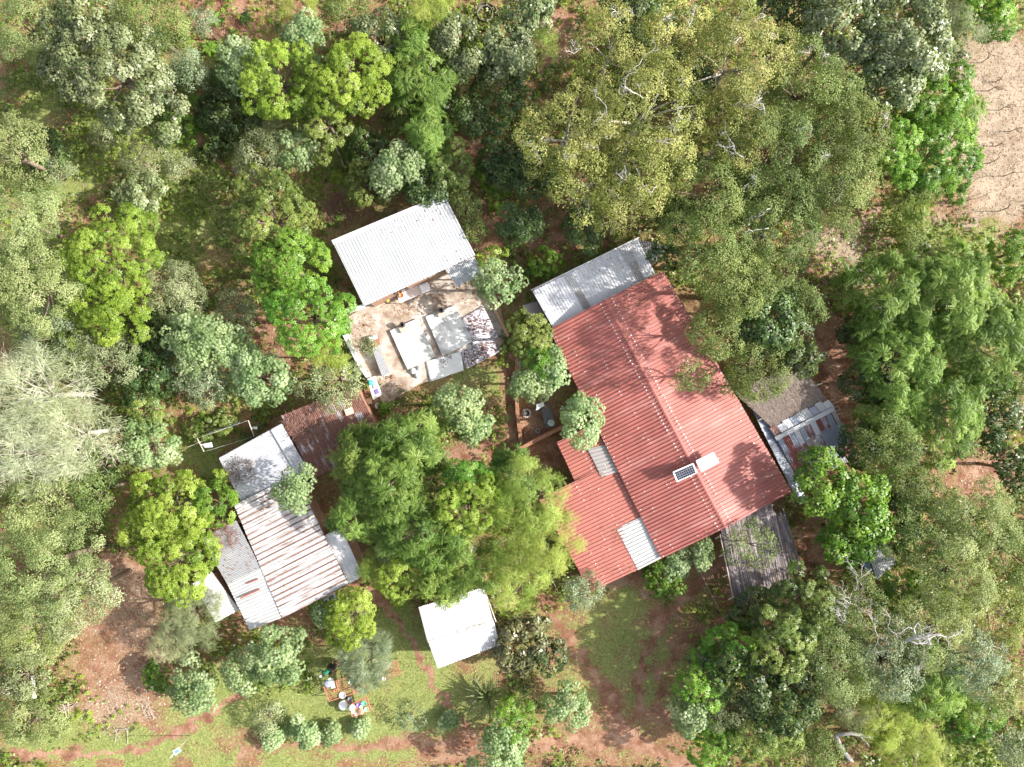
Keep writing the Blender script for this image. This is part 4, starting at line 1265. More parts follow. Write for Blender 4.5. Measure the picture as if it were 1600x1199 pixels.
# --- cane lean-to, bottom right of the red house
cq = (P(1127, 835, 2.45), P(1203, 790, 2.45), P(1148, 935, 2.05), P(1236, 888, 2.05))
root = thing('cane_awning', base_of(cq), 'lean-to roofed with purple-grey cane poles below the red roof corner', 'awning')
CANEM = leaf_mat('cane_pole', (.08, .06, .065), (.19, .155, .16), (.38, .33, .33), .8, .03, tr=(1, 1, 1))
straw_roof('cane_roof', cq, 1500, CANEM, root, (1.2, 2.6), .05, .06, .035)
slab(root, 'roof_mat', cq, .04, plain('cane_base', (.14, .115, .12), .95, .3, 8), .01)
cq2 = (P(1214, 818, 2.3), P(1228, 811, 2.3), P(1238, 884, 2.0), P(1247, 876, 2.0))
straw_roof('cane_roof', cq2, 260, CANEM, root, (.8, 1.8), .05, .04, .05); slab(root, 'roof_mat', cq2, .04, CANE, .01)
for t in (.02, .3, .62, .98):
    a = cq[0].lerp(cq[2], t); b = cq[1].lerp(cq[3], t)
    mb = MB(); mb.tube([a + (a - b).normalized() * .45 - Vector((0, 0, .08)), b + (b - a).normalized() * .25 - Vector((0, 0, .08))], .045, 6); mb.build('rafter', PALEW, root)
for t in (.08, .25, .42, .58, .72, .86):
    a = cq[0].lerp(cq[1], t); b = cq[2].lerp(cq[3], t)
    mb = MB(); mb.tube([a - Vector((0, 0, .15)), b + (b - a).normalized() * (.3 + .35 * rg.random()) - Vector((0, 0, .15))], .03, 6); mb.build('rafter', PALEW, root)
posts(root, [p - Vector((0, 0, .1)) for p in inset([cq[0], cq[1], cq[3], cq[2]], .25)], .06, WOODM)
mb = MB(); mb.tube([cq[0] + Vector((-.12, 0, .1)), cq[2] + Vector((-.12, 0, .1))], .04, 6); mb.build('edge_pole', PALEW, root)
# --- small tin shed and plank stack
sq = (P(1354, 853, 2.2), P(1385, 848, 2.2), P(1369, 906, 1.9), P(1402, 880, 1.9))
root = thing('small_tin_shed', base_of(sq), 'small tin-roofed shed half hidden under trees near the plank stack', 'shed')
sheet_obj('roof', sq, .11, .022, [GREY, SCREW], root, seed=61)
walls(root, [sq[0], sq[1], sq[3], sq[2]], WOODM, .2, .08, .1)
wq = (P(1338, 852, 1.6), P(1354, 856, 1.95), P(1351, 892, 1.45), P(1364, 896, 1.7))
sheet_obj('side_roof', wq, .3, .01, [plain('blue_sheet', (.20, .27, .38), .5, .25, 4), SCREW], root, seed=62)
root = thing('plank_stack', P(1305, 866, 0), 'stack of old brown planks leaning beside the bare dark yard', 'planks')
mb = MB()
for i in range(13):
    a = P(1293 + i * 1.9 + rg.uniform(-1, 1), 850 - i * .8 + rg.uniform(-2, 2), .5 + .02 * (i % 3)); b = P(1306 + i * 1.9, 886 - i * .8 + rg.uniform(-3, 3), .25 + .02 * (i % 3))
    mb.bar(a, b, .075, .03)
mb.build('planks', plain('old_plank', (.26, .17, .12), .85, .4, 12), root)
mb = MB(); mb.bar(P(1290, 856, .38), P(1322, 842, .38), .08, .1); mb.bar(P(1300, 882, .2), P(1330, 868, .2), .08, .1); mb.bar(P(1291, 856, -.1), P(1291, 856, .4), .08, .08); mb.bar(P(1321, 842, -.1), P(1321, 842, .4), .08, .08)
mb.build('trestle', WOODM, root)

# --- barn and cement yard
bq = (P(519, 377, 3.4), P(694, 304, 3.4), P(569, 479, 2.9), P(743, 399, 2.9))
root = thing('white_barn', base_of(bq), 'barn with a wide white ribbed metal roof above the cement yard', 'barn')
sheet_obj('roof', bq, .21, .018, [WHT, SCREW], root, ((.35, .2, .02),), seed=71, curl=.02)
mb = MB(); q_ = on_sheet(bq, -.002, -.01, 1.002, .055, .05); mb.hexa([q_[0], q_[1], q_[3], q_[2]], [p + Vector((0, 0, .012)) for p in (q_[0], q_[1], q_[3], q_[2])]); mb.build('ridge_flashing', PALEF, root)
walls(root, [bq[0], bq[1], bq[3], bq[2]], MUD, .35, .18, .1)
wall_fit(root, [bq[0], bq[1], bq[3], bq[2]], 2, 1.1, 2.0, 0, 'door', WOODM, .35, .35)
wall_fit(root, [bq[0], bq[1], bq[3], bq[2]], 2, 1.0, .9, 1.0, 'window', DARKG, .7, .35)
aq = (P(695, 421, 2.6), P(741, 401, 2.6), P(714, 448, 2.4), P(757, 428, 2.4))
root = thing('porch_roof', base_of(aq), 'small white tin porch attached at the right corner of the barn', 'porch')
sheet_obj('roof', aq, .12, .02, [WHT, SCREW], root, seed=72); posts(root, inset([aq[2], aq[3]], .15) + inset([aq[0], aq[1]], .2), .05, WOODM)
# yard slab
YP = [(539, 498), (569, 480), (640, 452), (700, 420), (745, 405), (772, 450), (792, 520), (788, 546), (735, 572), (690, 592), (655, 600), (636, 612), (600, 634), (588, 612), (570, 592), (556, 562), (544, 528)]
mb = MB(); mb.hexa([P(x, y, -.1) for x, y in YP[::-1]], [P(x, y, .07) for x, y in YP[::-1]])
YM = Mat('yard_cement'); n1 = YM.noise(YM.coord('World'), .7, 6, .7); n2 = YM.noise(YM.coord('World'), 9, 4, .7)
yc = YM.ramp(n1, [(.36, (.23, .165, .125)), (.5, (.41, .335, .28)), (.60, (.58, .54, .49))]); yc = YM.mix(YM.math('MULTIPLY', YM.step(n2, .5, .75), .35), yc, (.33, .22, .16))
o = mb.build('cement_yard', YM.set(yc, .9, .2), None); o['kind'] = 'structure'
def strip_wall(name, pts_, w, h, mat, label, cat='wall', z0=-.1):
    mb = MB()
    for (a, b) in zip(pts_[:-1], pts_[1:]):
        A, B = P(*a, h), P(*b, h); A0 = Vector((A.x, A.y, z0)); d = Vector((B.x - A.x, B.y - A.y, 0)); n_ = Vector((-d.y, d.x, 0)).normalized() * w / 2
        e = d.normalized() * w * .45
        B0 = Vector((B.x, B.y, z0))
        lo = [A0 - n_ - e, B0 - n_ + e * .9, B0 + n_ + e * .9, A0 + n_ - e]
        dz = .006 * (len(mb.f) // 6)
        mb.hexa(lo, [Vector((p.x, p.y, h + dz)) for p in lo])
    o = mb.build(name, mat, None); return tag(o, label, cat)
strip_wall('low_wall', [(524, 497), (545, 485), (566, 479)], .28, .5, WHITE, 'low whitewashed wall joining the barn corner to the trees')
strip_wall('low_wall', [(539, 525), (552, 552), (566, 577), (577, 592)], .26, .55, WHITE, 'low whitewashed wall down the left side of the cement yard')
strip_wall('low_wall', [(771, 479), (781, 500), (793, 524)], .22, .5, MUD, 'short brown wall right of the cement yard')
strip_wall('low_wall', [(808, 562), (806, 600), (809, 650), (815, 698)], .26, .35, BRICKM, 'long low reddish wall at the left of the potted court')
strip_wall('low_wall', [(808, 704), (842, 686), (878, 668)], .24, 1.1, BRICKM, 'thin reddish wall running up to the red lean-to roof')
strip_wall('low_wall', [(808, 706), (815, 722), (822, 736)], .22, 1.0, BRICKM, 'short reddish wall going down from the court corner')
# cement tanks
def tank(q, h, label, box, pot):
    rt = thing('cement_tank', base_of([P(*p, h) for p in q]), label, 'tank', 'whitewashed tanks in the cement yard')
    t = [P(*p, h) for p in q]; b = [Vector((p.x, p.y, 0)) for p in t]
    mb = MB(); mb.hexa(b[::-1], t[::-1]); mb.build('slab', TANKM, rt)
    bt = [P(*p, h + .22) for p in box]; mb = MB(); mb.hexa([Vector((p.x, p.y, h - .02)) for p in bt][::-1], bt[::-1]); mb.build('hatch', CEM, rt)
    return rt
TM = Mat('whitewashed_cement'); a1 = TM.noise(TM.coord('World'), 1.1, 5, .65); a2 = TM.noise(TM.coord('World'), 6, 4, .7)
tc = TM.ramp(a1, [(.38, (.40, .41, .40)), (.56, (.76, .76, .74))]); tc = TM.mix(TM.math('MULTIPLY', TM.step(a2, .55, .75), .3), tc, (.5, .48, .44)); TANKM = TM.set(tc, .8, .3)
tank([(609, 517), (652, 498), (680, 557), (637, 578)], .28, 'left one of the two whitewashed cement tanks with a dark pot', [(623, 513), (636, 507), (641, 515), (627, 521)], None)
tank([(665, 495), (711, 477), (738, 534), (691, 556)], .28, 'right one of the two whitewashed cement tanks, nearer the drying nets', [(682, 487), (693, 481), (698, 491), (686, 496)], None)
def lathe_thing(name, px, py, z, prof, mat, label, cat, group=None, n=20, sx=1, sy=1):
    c = P(px, py, z); mb = MB(); mb.lathe((c.x, c.y, z), prof, n, 0, sx, sy)
    o = mb.build(name, mat, None); return tag(o, label, cat, group)
def pot_prof(r, h): return [(r * .6, 0), (r, h * .4), (r * .95, h * .75), (r * .65, h), (r * .58, h), (r * .55, h * .8), (r * .5, h * .25)]
def bowl_prof(r, h, t=.015): return [(r * .55, 0), (r * .85, h * .5), (r, h), (r - t, h), (r * .85 - t, h * .5 + t), (r * .5, t)]
DARKM = plain('blackened_metal', (.05, .045, .045), .6, .3, 8)
lathe_thing('cooking_pot', 629, 508, .50, pot_prof(.20, .28), DARKM, 'blackened pot on the hatch of the left tank', 'pot')
lathe_thing('cooking_pot', 690, 485, .50, pot_prof(.20, .28), DARKM, 'blackened pot on the hatch of the right tank', 'pot')
# cloths and drying nets
def cloth(name, q, z, mat, label, cat, n=14, wav=.03, ground=True):
    c4 = [P(*p, z) for p in q]; mb = MB(); vs = []; fs = []
    for j in range(n + 1):
        for i in range(n + 1):
            u, v = i / n, j / n
            p = c4[0].lerp(c4[1], u).lerp(c4[3].lerp(c4[2], u), v)
            w = (fbm(np.array([p.x * 1.7]), np.array([p.y * 1.7]), 33, 3)[0] - .5) * wav * 2
            e = 1 + .02 * math.sin(i * 3.1 + j) * (1 if i in (0, n) or j in (0, n) else 0)
            p = p + Vector((R.normal() * .006, R.normal() * .006, w + (R.normal() * .003)))
            vs.append(p)
    for j in range(n):
        for i in range(n): a = j * (n + 1) + i; fs.append((a, a + n + 1, a + n + 2, a + 1))
    mb.add(vs, fs, 0, True)
    o = mb.build(name, mat, None)
    sm = o.modifiers.new('thick', 'SOLIDIFY'); sm.thickness = .008
    return tag(o, label, cat)
TARP = plain('white_tarp', (.80, .80, .80), .6, .08, 3); NETM = plain('lilac_white_net', (.70, .68, .74), .7, .1, 4)
cloth('drying_tarp', [(665, 565), (721, 549), (724, 579), (672, 597)], .16, TARP, 'white tarp spread below the two cement tanks', 'tarp')
cloth('drying_sheet', [(722, 497), (755, 478), (779, 527), (736, 540)], .16, NETM, 'upper one of the two drying sheets covered in brown leaves', 'sheet')
cloth('drying_sheet', [(719, 551), (770, 526), (781, 550), (729, 577)], .18, NETM, 'lower one of the two drying sheets covered in brown leaves', 'sheet')
def strew(quads, n, name, label, size=.11, col='dry', z=.2):
    Vs = []; 
    for q in quads:
        u = R.random(n); v = R.random(n); c4 = [np.array(P(*p, z)) for p in q]
        c = (c4[0] * (1 - u)[:, None] + c4[1] * u[:, None]) * (1 - v)[:, None] + (c4[3] * (1 - u)[:, None] + c4[2] * u[:, None]) * v[:, None]
        k = fbm(c[:, 0] * 2.2, c[:, 1] * 2.2, 12) * (1 - .7 * np.maximum(abs(u - .5), abs(v - .5)) * 2) > R.uniform(0, .42, n)
        c = c[k]; m = len(c); t = R.uniform(0, 6.28, m); l = size * R.uniform(.5, 1.5, m); w = l * R.uniform(.3, .6, m)
        d = np.stack([np.cos(t), np.sin(t), R.uniform(-.25, .25, m)], -1) * l[:, None]; s = np.stack([-np.sin(t), np.cos(t), R.uniform(-.2, .2, m)], -1) * w[:, None]
        c = c + np.array([0, 0, 1]) * R.uniform(0, .03, m)[:, None]
        Vs.append(np.stack([c - d * .5, c + s * .5, c + d * .5, c - s * .5], 1))
    V = np.concatenate(Vs); o = link_mesh(name, quads_mesh(name, V, R.random((len(V), 3))), ML[col]); o['kind'] = 'stuff'; tag(o, label, 'leaves')
ML['dry'] = leaf_mat('dried_leaf', (.05, .022, .02), (.12, .055, .05), (.26, .14, .12), .7, .1, tr=(1, .9, .8))
strew([[(722, 497), (755, 478), (779, 527), (736, 540)], [(719, 551), (770, 526), (781, 550), (729, 577)]], 900, 'drying_leaves', 'brown leaves strewn over the two drying sheets')
strew([[(687, 556), (706, 552), (708, 568), (690, 575)]], 70, 'drying_leaves', 'few reddish leaves in the middle of the white tarp', .10)
# corrugated trough cover, cloth table, sacks
q = (P(581, 546, .75), P(592, 540, .75), P(597, 589, .55), P(609, 583, .55))
root = thing('coop', base_of(q), 'low coop covered by a narrow grey corrugated sheet inside the yard', 'coop')
sheet_obj('roof', q, .09, .018, [roof_mat('grey_corrugated', (.36, .36, .39), 0, dirt=.2), SCREW], root, seed=81)
walls(root, [q[0], q[1], q[3], q[2]], WOODM, .06, .04, .08)
q = [(577, 528), (590, 524), (594, 538), (582, 545)]
root = thing('wooden_box', P(586, 534, 0), 'small reddish box with a pale lid above the corrugated coop', 'box')
mb = MB(); mb.hexa([P(*p, 0) for p in q][::-1], [P(*p, .45) for p in q][::-1]); mb.build('body', BRICKM, root)
mb = MB(); q2_ = [(576, 527), (589, 523), (590, 529), (578, 534)]; mb.hexa([P(*p, .45) for p in q2_][::-1], [P(*p, .48) for p in q2_][::-1]); mb.build('lid', WHITE, root)
def table(q, h, label, topmat, legmat=None, name='table', t=.03, cat='table', cloth_=None):
    legmat = legmat or WOODM
    tp = [P(*p, h) for p in q]; rt = thing(name, base_of(tp), label, cat)
    mb = MB(); mb.hexa([p - Vector((0, 0, t)) for p in tp][::-1], tp[::-1]); mb.build('tabletop', topmat, rt)
    for p in inset(tp, .07):
        mb = MB(); mb.tube([(p.x, p.y, -.05), (p.x, p.y, h - t)], .025, 6); mb.build('leg', legmat, rt)
    return rt
table([(619, 459), (668, 440), (674, 453), (625, 474)], .8, 'long table with a faded tabletop against the barn front', plain('faded_cloth', (.58, .50, .48), .8, .15, 3))
cloth('table_cover', [(653, 446), (668, 440), (674, 453), (659, 459)], .84, TARP, 'white cover on the right end of the barn table', 'cloth', 6, .02)
lathe_thing('orange_basin', 627, 462, .81, bowl_prof(.16, .10), plain('orange_plastic', (.70, .22, .06), .5, .1, 4), 'orange basin on the left end of the barn table', 'basin')
def sack(px, py, r, label, mat=None, h=.3, sx=1, sy=1, z=.07):
    c = P(px, py, z + h); prof = [(r * .7, 0), (r, h * .3), (r * .85, h * .7), (r * .4, h), (r * .15, h * 1.05)]
    mb = MB(); mb.lathe((c.x, c.y, z), prof, 12, 0, sx, sy); 
    mb.v = [(x + R.normal() * r * .06, y + R.normal() * r * .06, zz + R.normal() * r * .04) for x, y, zz in mb.v]
    return tag(mb.build('sack', mat or TARP, None), label, 'sack')
sack(645, 580, .22, 'leftmost white sack below the left cement tank'); sack(652, 586, .24, 'lowest white sack below the left cement tank'); sack(655, 575, .18, 'upper right white sack below the left cement tank')
# wash table with teal tub
rt = table([(574, 593), (586, 588), (597, 617), (583, 625)], .85, 'white wash table at the lower left edge of the cement yard', TARP, PALEW)
TEAL = plain('teal_plastic', (.04, .50, .38), .4, .1, 4); PURP = plain('purple_plastic', (.22, .17, .50), .45, .1, 4)
root = thing('tub', P(579, 598, .85), 'round teal lidded tub on the white wash table', 'tub'); root.location.z = .85
c = P(580, 598, 1.05); mb = MB(); mb.lathe((c.x, c.y, .85), [(.16, 0), (.20, .28), (.17, .28)], 20); mb.build('tub_body', TEAL, root)
mb = MB(); mb.lathe((c.x, c.y, 1.135), [(.205, 0), (.205, .03), (.06, .045)], 20); mb.build('lid', plain('teal_lid', (.10, .66, .50), .4, .1, 4), root)
cloth('folded_cloth', [(584, 610), (590, 607), (593, 614), (587, 617)], .90, PURP, 'purple cloth on the wash table', 'cloth', 6, .03)
lathe_thing('basin', 588, 604, .86, bowl_prof(.17, .1), TARP, 'white basin beside the purple cloth on the wash table', 'basin')
lathe_thing('water_bucket', 592, 634, .08, [(.16, 0), (.21, .35), (.19, .35), (.15, .03)], TARP, 'white bucket standing below the wash table', 'bucket')
mb = MB(); c = P(575, 627, .35); mb.box((c.x, c.y, .35), (.5, .42, .04), .2); o = mb.box((c.x, c.y, .16), (.38, .32, .36), .2).build('wooden_stool', plain('pale_board', (.60, .42, .30), .8, .15, 5), None); tag(o, 'pale wooden stool beside the rusty roof edge', 'stool')
mb = MB(); c = P(546, 643, 2.72); mb.box((c.x, c.y, 2.71), (.52, .40, .16), .35); mb.box((c.x, c.y, 2.80), (.56, .44, .02), .35); o = mb.build('cardboard_box', plain('cardboard', (.62, .46, .37), .8, .1, 5), None); tag(o, 'pale brown box lying on the rusty roof', 'box')

# --- left cluster of joined houses
def building(name, quads, label, cat, wallmat=MUD, d=.35):
    allp = [p for q in quads for p in q]
    return thing(name, base_of(allp), label, cat)
b1 = (P(342, 716, 2.5), P(378, 787, 2.5), P(440, 662, 2.95), P(483, 738, 2.95))
root = thing('grey_roofed_house', base_of(b1), 'house with a pale grey zinc roof strewn with dark twigs', 'house')
sheet_obj('roof', (b1[2], b1[3], b1[0], b1[1]), .11, .022, [GREY, SCREW], root, seed=91)
mb = MB(); mb.bar(P(425, 672, 2.98), P(466, 742, 2.98), .16, .02); mb.build('lap_strip', WHT, root)
walls(root, [b1[0], b1[1], b1[3], b1[2]], MUD)
b2 = (P(439, 650, 2.7), P(556, 602, 2.7), P(488, 747, 2.55), P(604, 698, 2.55))
root = thing('rusty_roofed_house', base_of(b2), 'house with a flat dark rusty roof between the grey roof and the yard', 'house')
sheet_obj('roof', b2, .12, .022, [RUSTY, SCREW], root, seed=92, curl=.04); walls(root, [b2[0], b2[1], b2[3], b2[2]], BRICKM)
b3 = (P(366, 790, 3.0), P(441, 966, 3.0), P(460, 742, 2.7), P(545, 914, 2.7))
root = thing('striped_roof_house', base_of(b3), 'house with a ribbed white roof streaked by parallel lines of rust', 'house')
sheet_obj('roof_slope', b3, .22, .04, [STRIPE, SCREW], root, seed=93, curl=.03)
b4a = (P(369, 813, 2.93), P(408, 888, 2.93), P(315, 842, 2.6), P(355, 913, 2.6)); b4b = (P(408, 887, 2.93), P(441, 965, 2.93), P(355, 912, 2.6), P(390, 985, 2.6))
sheet_obj('roof_slope', b4a, .11, .022, [roof_mat('ash_grey_sheet', (.38, .38, .40), 0, dirt=.25, rough=.6, dirtcol=(.28, .26, .26)), SCREW], root, seed=94)
sheet_obj('roof_slope', b4b, .22, .035, [WHT2, SCREW], root, seed=95)
for (a, b) in (((386, 912), (403, 905)), ((375, 935), (406, 921))):
    mb = MB(); mb.bar(P(*a, 2.86), P(*b, 2.95), .09, .05); mb.build('rust_strip', plain('rust_paint', (.34, .10, .07), .8, .3, 8), root)
walls(root, [b4b[3], b3[3], b3[2], b4a[2]], MUD, .5, .18, .25)
b5 = (P(301, 912, 2.3), P(330, 893, 2.3), P(337, 973, 2.2), P(374, 953, 2.2))
root = thing('pale_flat_shed', base_of(b5), 'shed with a smooth pale flat roof at the lower left of the striped roof', 'shed')
sheet_obj('roof', b5, .3, .008, [WHT2, SCREW], root, seed=96, curl=.01); walls(root, [b5[0], b5[1], b5[3], b5[2]], MUD, .2)
b6 = (P(507, 837, 2.35), P(533, 825, 2.35), P(546, 913, 2.3), P(567, 900, 2.3))
root = thing('pale_side_shed', base_of(b6), 'shed with a smooth pale flat roof on the right of the striped roof', 'shed')
sheet_obj('roof', b6, .3, .008, [WHT0, SCREW], root, seed=97, curl=.01); walls(root, [b6[0], b6[1], b6[3], b6[2]], MUD, .2)
b7 = (P(484, 944, 2.1), P(522, 926, 2.1), P(491, 956, 2.05), P(529, 938, 2.05))
root = thing('small_awning', base_of(b7), 'small grey awning peeping below the striped roof', 'awning')
sheet_obj('roof', b7, .2, .01, [GREY, SCREW], root, seed=98); posts(root, [b7[2], b7[3]], .04, WOODM)
# --- white shed
dq = (P(654, 949, 2.9), P(755, 918, 2.9), P(668, 1003, 2.7), P(771, 970, 2.7)); dq2 = (P(668, 1000, 2.62), P(771, 968, 2.62), P(684, 1045, 2.4), P(781, 1008, 2.4))
root = thing('white_shed', base_of([dq[0], dq[1], dq2[2], dq2[3]]), 'square shed with a bright white metal roof on the lawn', 'shed')
sheet_obj('roof_sheet', dq, .13, .02, [WHT2, SCREW], root, seed=101, curl=.012); sheet_obj('roof_sheet', dq2, .13, .02, [WHT2, SCREW], root, seed=102, curl=.012)
mb = MB(); mb.bar(dq[2] + Vector((0, .05, .03)), dq[3] + Vector((0, .05, .03)), .15, .012); mb.build('lap_edge', plain('dirty_lap', (.42, .41, .40), .8, .4, 5), root)
walls(root, [dq[0], dq[1], dq2[3], dq2[2]], MUD, .3, .15, .12); wall_fit(root, [dq[0], dq[1], dq2[3], dq2[2]], 2, .9, 1.9, 0, 'door', WOODM, .5, .3)
mb = MB(); mb.tube([P(756, 919, 2.8), P(775, 972, 2.8)], .035, 6); mb.build('edge_pole', PALEW, root)

# leaves and dust lying on the roofs: nobody could count them
def roof_litter(quad, n, lift, dens, size=.09):
    A, B, D, Cc = [np.array(Vector(p)) for p in quad]
    u = R.random(n); v = R.random(n)
    k = dens(u, v) > R.random(n); u, v = u[k], v[k]; m = len(u)
    c = (A * (1 - u)[:, None] + B * u[:, None]) * (1 - v)[:, None] + (D * (1 - u)[:, None] + Cc * u[:, None]) * v[:, None] + np.array([0, 0, lift])
    t = R.uniform(0, 6.28, m); l = size * R.uniform(.4, 1.5, m); w = l * R.uniform(.3, .7, m)
    d = np.stack([np.cos(t), np.sin(t), R.uniform(-.1, .1, m)], -1) * l[:, None]; s = np.stack([-np.sin(t), np.cos(t), R.uniform(-.1, .1, m)], -1) * w[:, None]
    return np.stack([c - d * .5, c + s * .5, c + d * .5, c - s * .5], 1)
cl = lambda u, v, s: np.clip((fbm(u * 5, v * 5, s) - .45) * 5, 0, 1)
Vs = [roof_litter(bq, 900, .05, lambda u, v: cl(u, v, 1) * np.clip(1.2 - 3.2 * v, .02, 1) * (.2 + u)),
 roof_litter(bq, 500, .05, lambda u, v: np.clip((u - .7) * 4, 0, 1) * cl(u, v, 2)),
 roof_litter((RT, RB_, TRm, BRm), 900, .08, lambda u, v: cl(u, v, 3) * .8), roof_litter((RT, RB_, TLm, BLm), 700, .08, lambda u, v: cl(u, v, 4) * .6),
 roof_litter(q2, 700, .07, lambda u, v: cl(u, v, 5)), roof_litter(vq, 500, .06, lambda u, v: cl(u, v, 6) * (.2 + u)),
 roof_litter(dq, 260, .05, lambda u, v: np.clip((v - .86) * 8, 0, 1) * (.4 + u) + .03), roof_litter(dq2, 160, .05, lambda u, v: cl(u, v, 7) * .3),
 roof_litter(b1, 900, .05, lambda u, v: cl(u, v, 8)), roof_litter(b3, 900, .06, lambda u, v: cl(u, v, 9)), roof_litter(b4a, 400, .05, lambda u, v: cl(u, v, 10)),
 roof_litter(b6, 120, .05, lambda u, v: cl(u, v, 11)), roof_litter(b2, 900, .05, lambda u, v: cl(u, v, 12))]
V = np.concatenate(Vs); o = link_mesh('roof_litter', quads_mesh('roof_litter', V, R.random((len(V), 3))), ML['litter']); o['kind'] = 'stuff'; tag(o, 'fallen leaves and twigs scattered over the roofs', 'litter')

yl = lambda x, y: 0
Vy = []
for (cx, cy, rx, ry, n_) in ((650, 478, 60, 22, 500), (570, 515, 22, 25, 160), (610, 605, 26, 18, 260), (560, 560, 14, 30, 120), (745, 460, 24, 26, 220), (660, 530, 6, 40, 120)):
    q = np.sqrt(R.random(n_)); a = R.uniform(0, 6.28, n_)
    k = S; x = (cx + rx * q * np.cos(a) - 800) * k; y = (599.5 - cy - ry * q * np.sin(a)) * k; z = .085 + R.random(n_) * .02
    t = R.uniform(0, 6.28, n_); l = .11 * R.uniform(.4, 1.5, n_); w = l * R.uniform(.3, .6, n_)
    d = np.stack([np.cos(t), np.sin(t), R.uniform(-.15, .15, n_)], -1) * l[:, None]; s = np.stack([-np.sin(t), np.cos(t), 0 * t], -1) * w[:, None]; c = np.stack([x, y, z], -1)
    Vy.append(np.stack([c - d * .5, c + s * .5, c + d * .5, c - s * .5], 1))
V = np.concatenate(Vy); o = link_mesh('yard_litter', quads_mesh('yard_litter', V, R.random((len(V), 3))), ML['litter']); o['kind'] = 'stuff'; tag(o, 'brown leaves blown over the cement yard', 'litter')
for (px, py, rz, lab) in ((601, 566, .4, 'reddish brick lying beside the narrow coop'), (613, 589, 1.1, 'reddish brick lying near the lower edge of the cement yard'), (572, 508, .2, 'reddish brick by the upper left of the cement yard')):
    c = P(px, py, .15); mb = MB(); mb.box((c.x, c.y, .125), (.24, .12, .10), rz); tag(mb.build('brick', BRICKM, None), lab, 'brick')
lathe_thing('jerrycan', 606, 470, .07, [(.12, 0), (.15, .08), (.15, .3), (.06, .36), (.04, .42)], plain('yellow_plastic', (.60, .48, .10), .5, .1, 5), 'small yellowish can standing by the barn wall left of the long table', 'can')
# ---------------------------------------------------------------- brush and twigs
def twigs(name, px, py, z, rad, n, label, cat, mat, L=(.5, 1.3), r=.012, pile=.35, sq=1.0, rz=0):
    c = P(px, py, z); mb = MB()
    for i in range(n):
        a = R.uniform(0, 6.28); q = rad * math.sqrt(R.random())
        x0 = q * math.cos(a) * sq; y0 = q * math.sin(a)
        x = c.x + x0 * math.cos(rz) - y0 * math.sin(rz); y = c.y + x0 * math.sin(rz) + y0 * math.cos(rz)
        zz = z + .02 + R.random() * pile * max(.1, 1 - q / rad * .7)
        b = R.uniform(0, 6.28); l = R.uniform(*L) / 2
        d = Vector((math.cos(b) * l, math.sin(b) * l, R.normal() * .04))
        m = Vector((x, y, zz)); bend = Vector((R.normal() * .06, R.normal() * .06, R.random() * .05))
        mb.tube([m - d, m + bend, m + d], [r, r * .8, r * .4], 4, cap=False)
    return tag(mb.build(name, mat, None), label, cat)
REDTW = plain('red_brown_twig', (.26, .14, .11), .9, .3, 9); PALETW = plain('pale_twig', (.46, .38, .31), .85, .3, 9); DKTW = plain('dark_twig', (.12, .085, .07), .9, .3, 9)
twigs('brushwood_pile', 527, 328, 0, 1.0, 90, 'heap of reddish brushwood sticks on the ground left of the barn', 'brushwood', REDTW, (.7, 1.9), .02)
twigs('dry_brush', 352, 838, 2.85, .85, 130, 'reddish dry brush lying on the grey part of the striped house roof', 'brush', REDTW, (.3, 1.0), .012, .18, 1.3)
twigs('dry_brush', 378, 735, 2.78, .95, 150, 'dark dry twigs lying on the pale grey zinc roof', 'brush', DKTW, (.3, .9), .011, .12)
twigs('dry_brush', 476, 668, 2.78, .95, 150, 'pale brown dry branches tangled over the rusty roof', 'brush', REDTW, (.4, 1.2), .013, .25, 1.5)
twigs('cut_sticks', 100, 1105, 0, .5, 14, 'few pale cut sticks beside the littered soil strip', 'sticks', PALETW, (.8, 1.7), .03, .1)
twigs('cut_sticks', 180, 1145, 0, .5, 16, 'pale cut sticks at the lower edge of the littered soil strip', 'sticks', PALETW, (.4, 1.2), .02, .1, 2.2)
twigs('cut_sticks', 232, 1110, 0, .4, 12, 'pale cut sticks under the round star-leaved tree by the trail', 'sticks', PALETW, (.4, 1.0), .02, .1)
twigs('dead_brush', 1545, 50, 0, .9, 60, 'grey dead brush at the top of the stubble field', 'brush', PALETW, (.5, 1.4), .015, .4)
# leafless saplings of the stubble field
STUB = [(1495,78,'topmost'),(1533,98,'second, forked'),(1556,128,'third'),(1545,142,'fourth'),(1520,165,'fifth'),(1562,172,'sixth'),(1580,205,'seventh'),(1558,228,'eighth'),(1545,255,'ninth'),(1570,275,'tenth'),(1500,318,'lowest left'),(1560,330,'lowest right')]
for px, py, w in STUB:
    c = P(px, py, 0); root = thing('bare_sapling', (c.x, c.y, 0), w + ' bare thin sapling casting a long shadow in the stubble field', 'sapling', 'bare saplings in the stubble field')
    mb = MB(); h = R.uniform(.8, 2.7)
    mb.tube([(c.x, c.y, -.1), (c.x + .03, c.y, h * .45)], [.035, .028], 6); mb.build('stem', BARK, root)
    for k in range(4):
        m2 = MB(); a = R.uniform(0, 6.28); dead_branch(m2, (c.x + .03, c.y, h * (.25 + .06 * k)), (math.cos(a) * .6, math.sin(a) * .6, 1), h * .5, .02, 1); m2.build('branch', BARK, root)
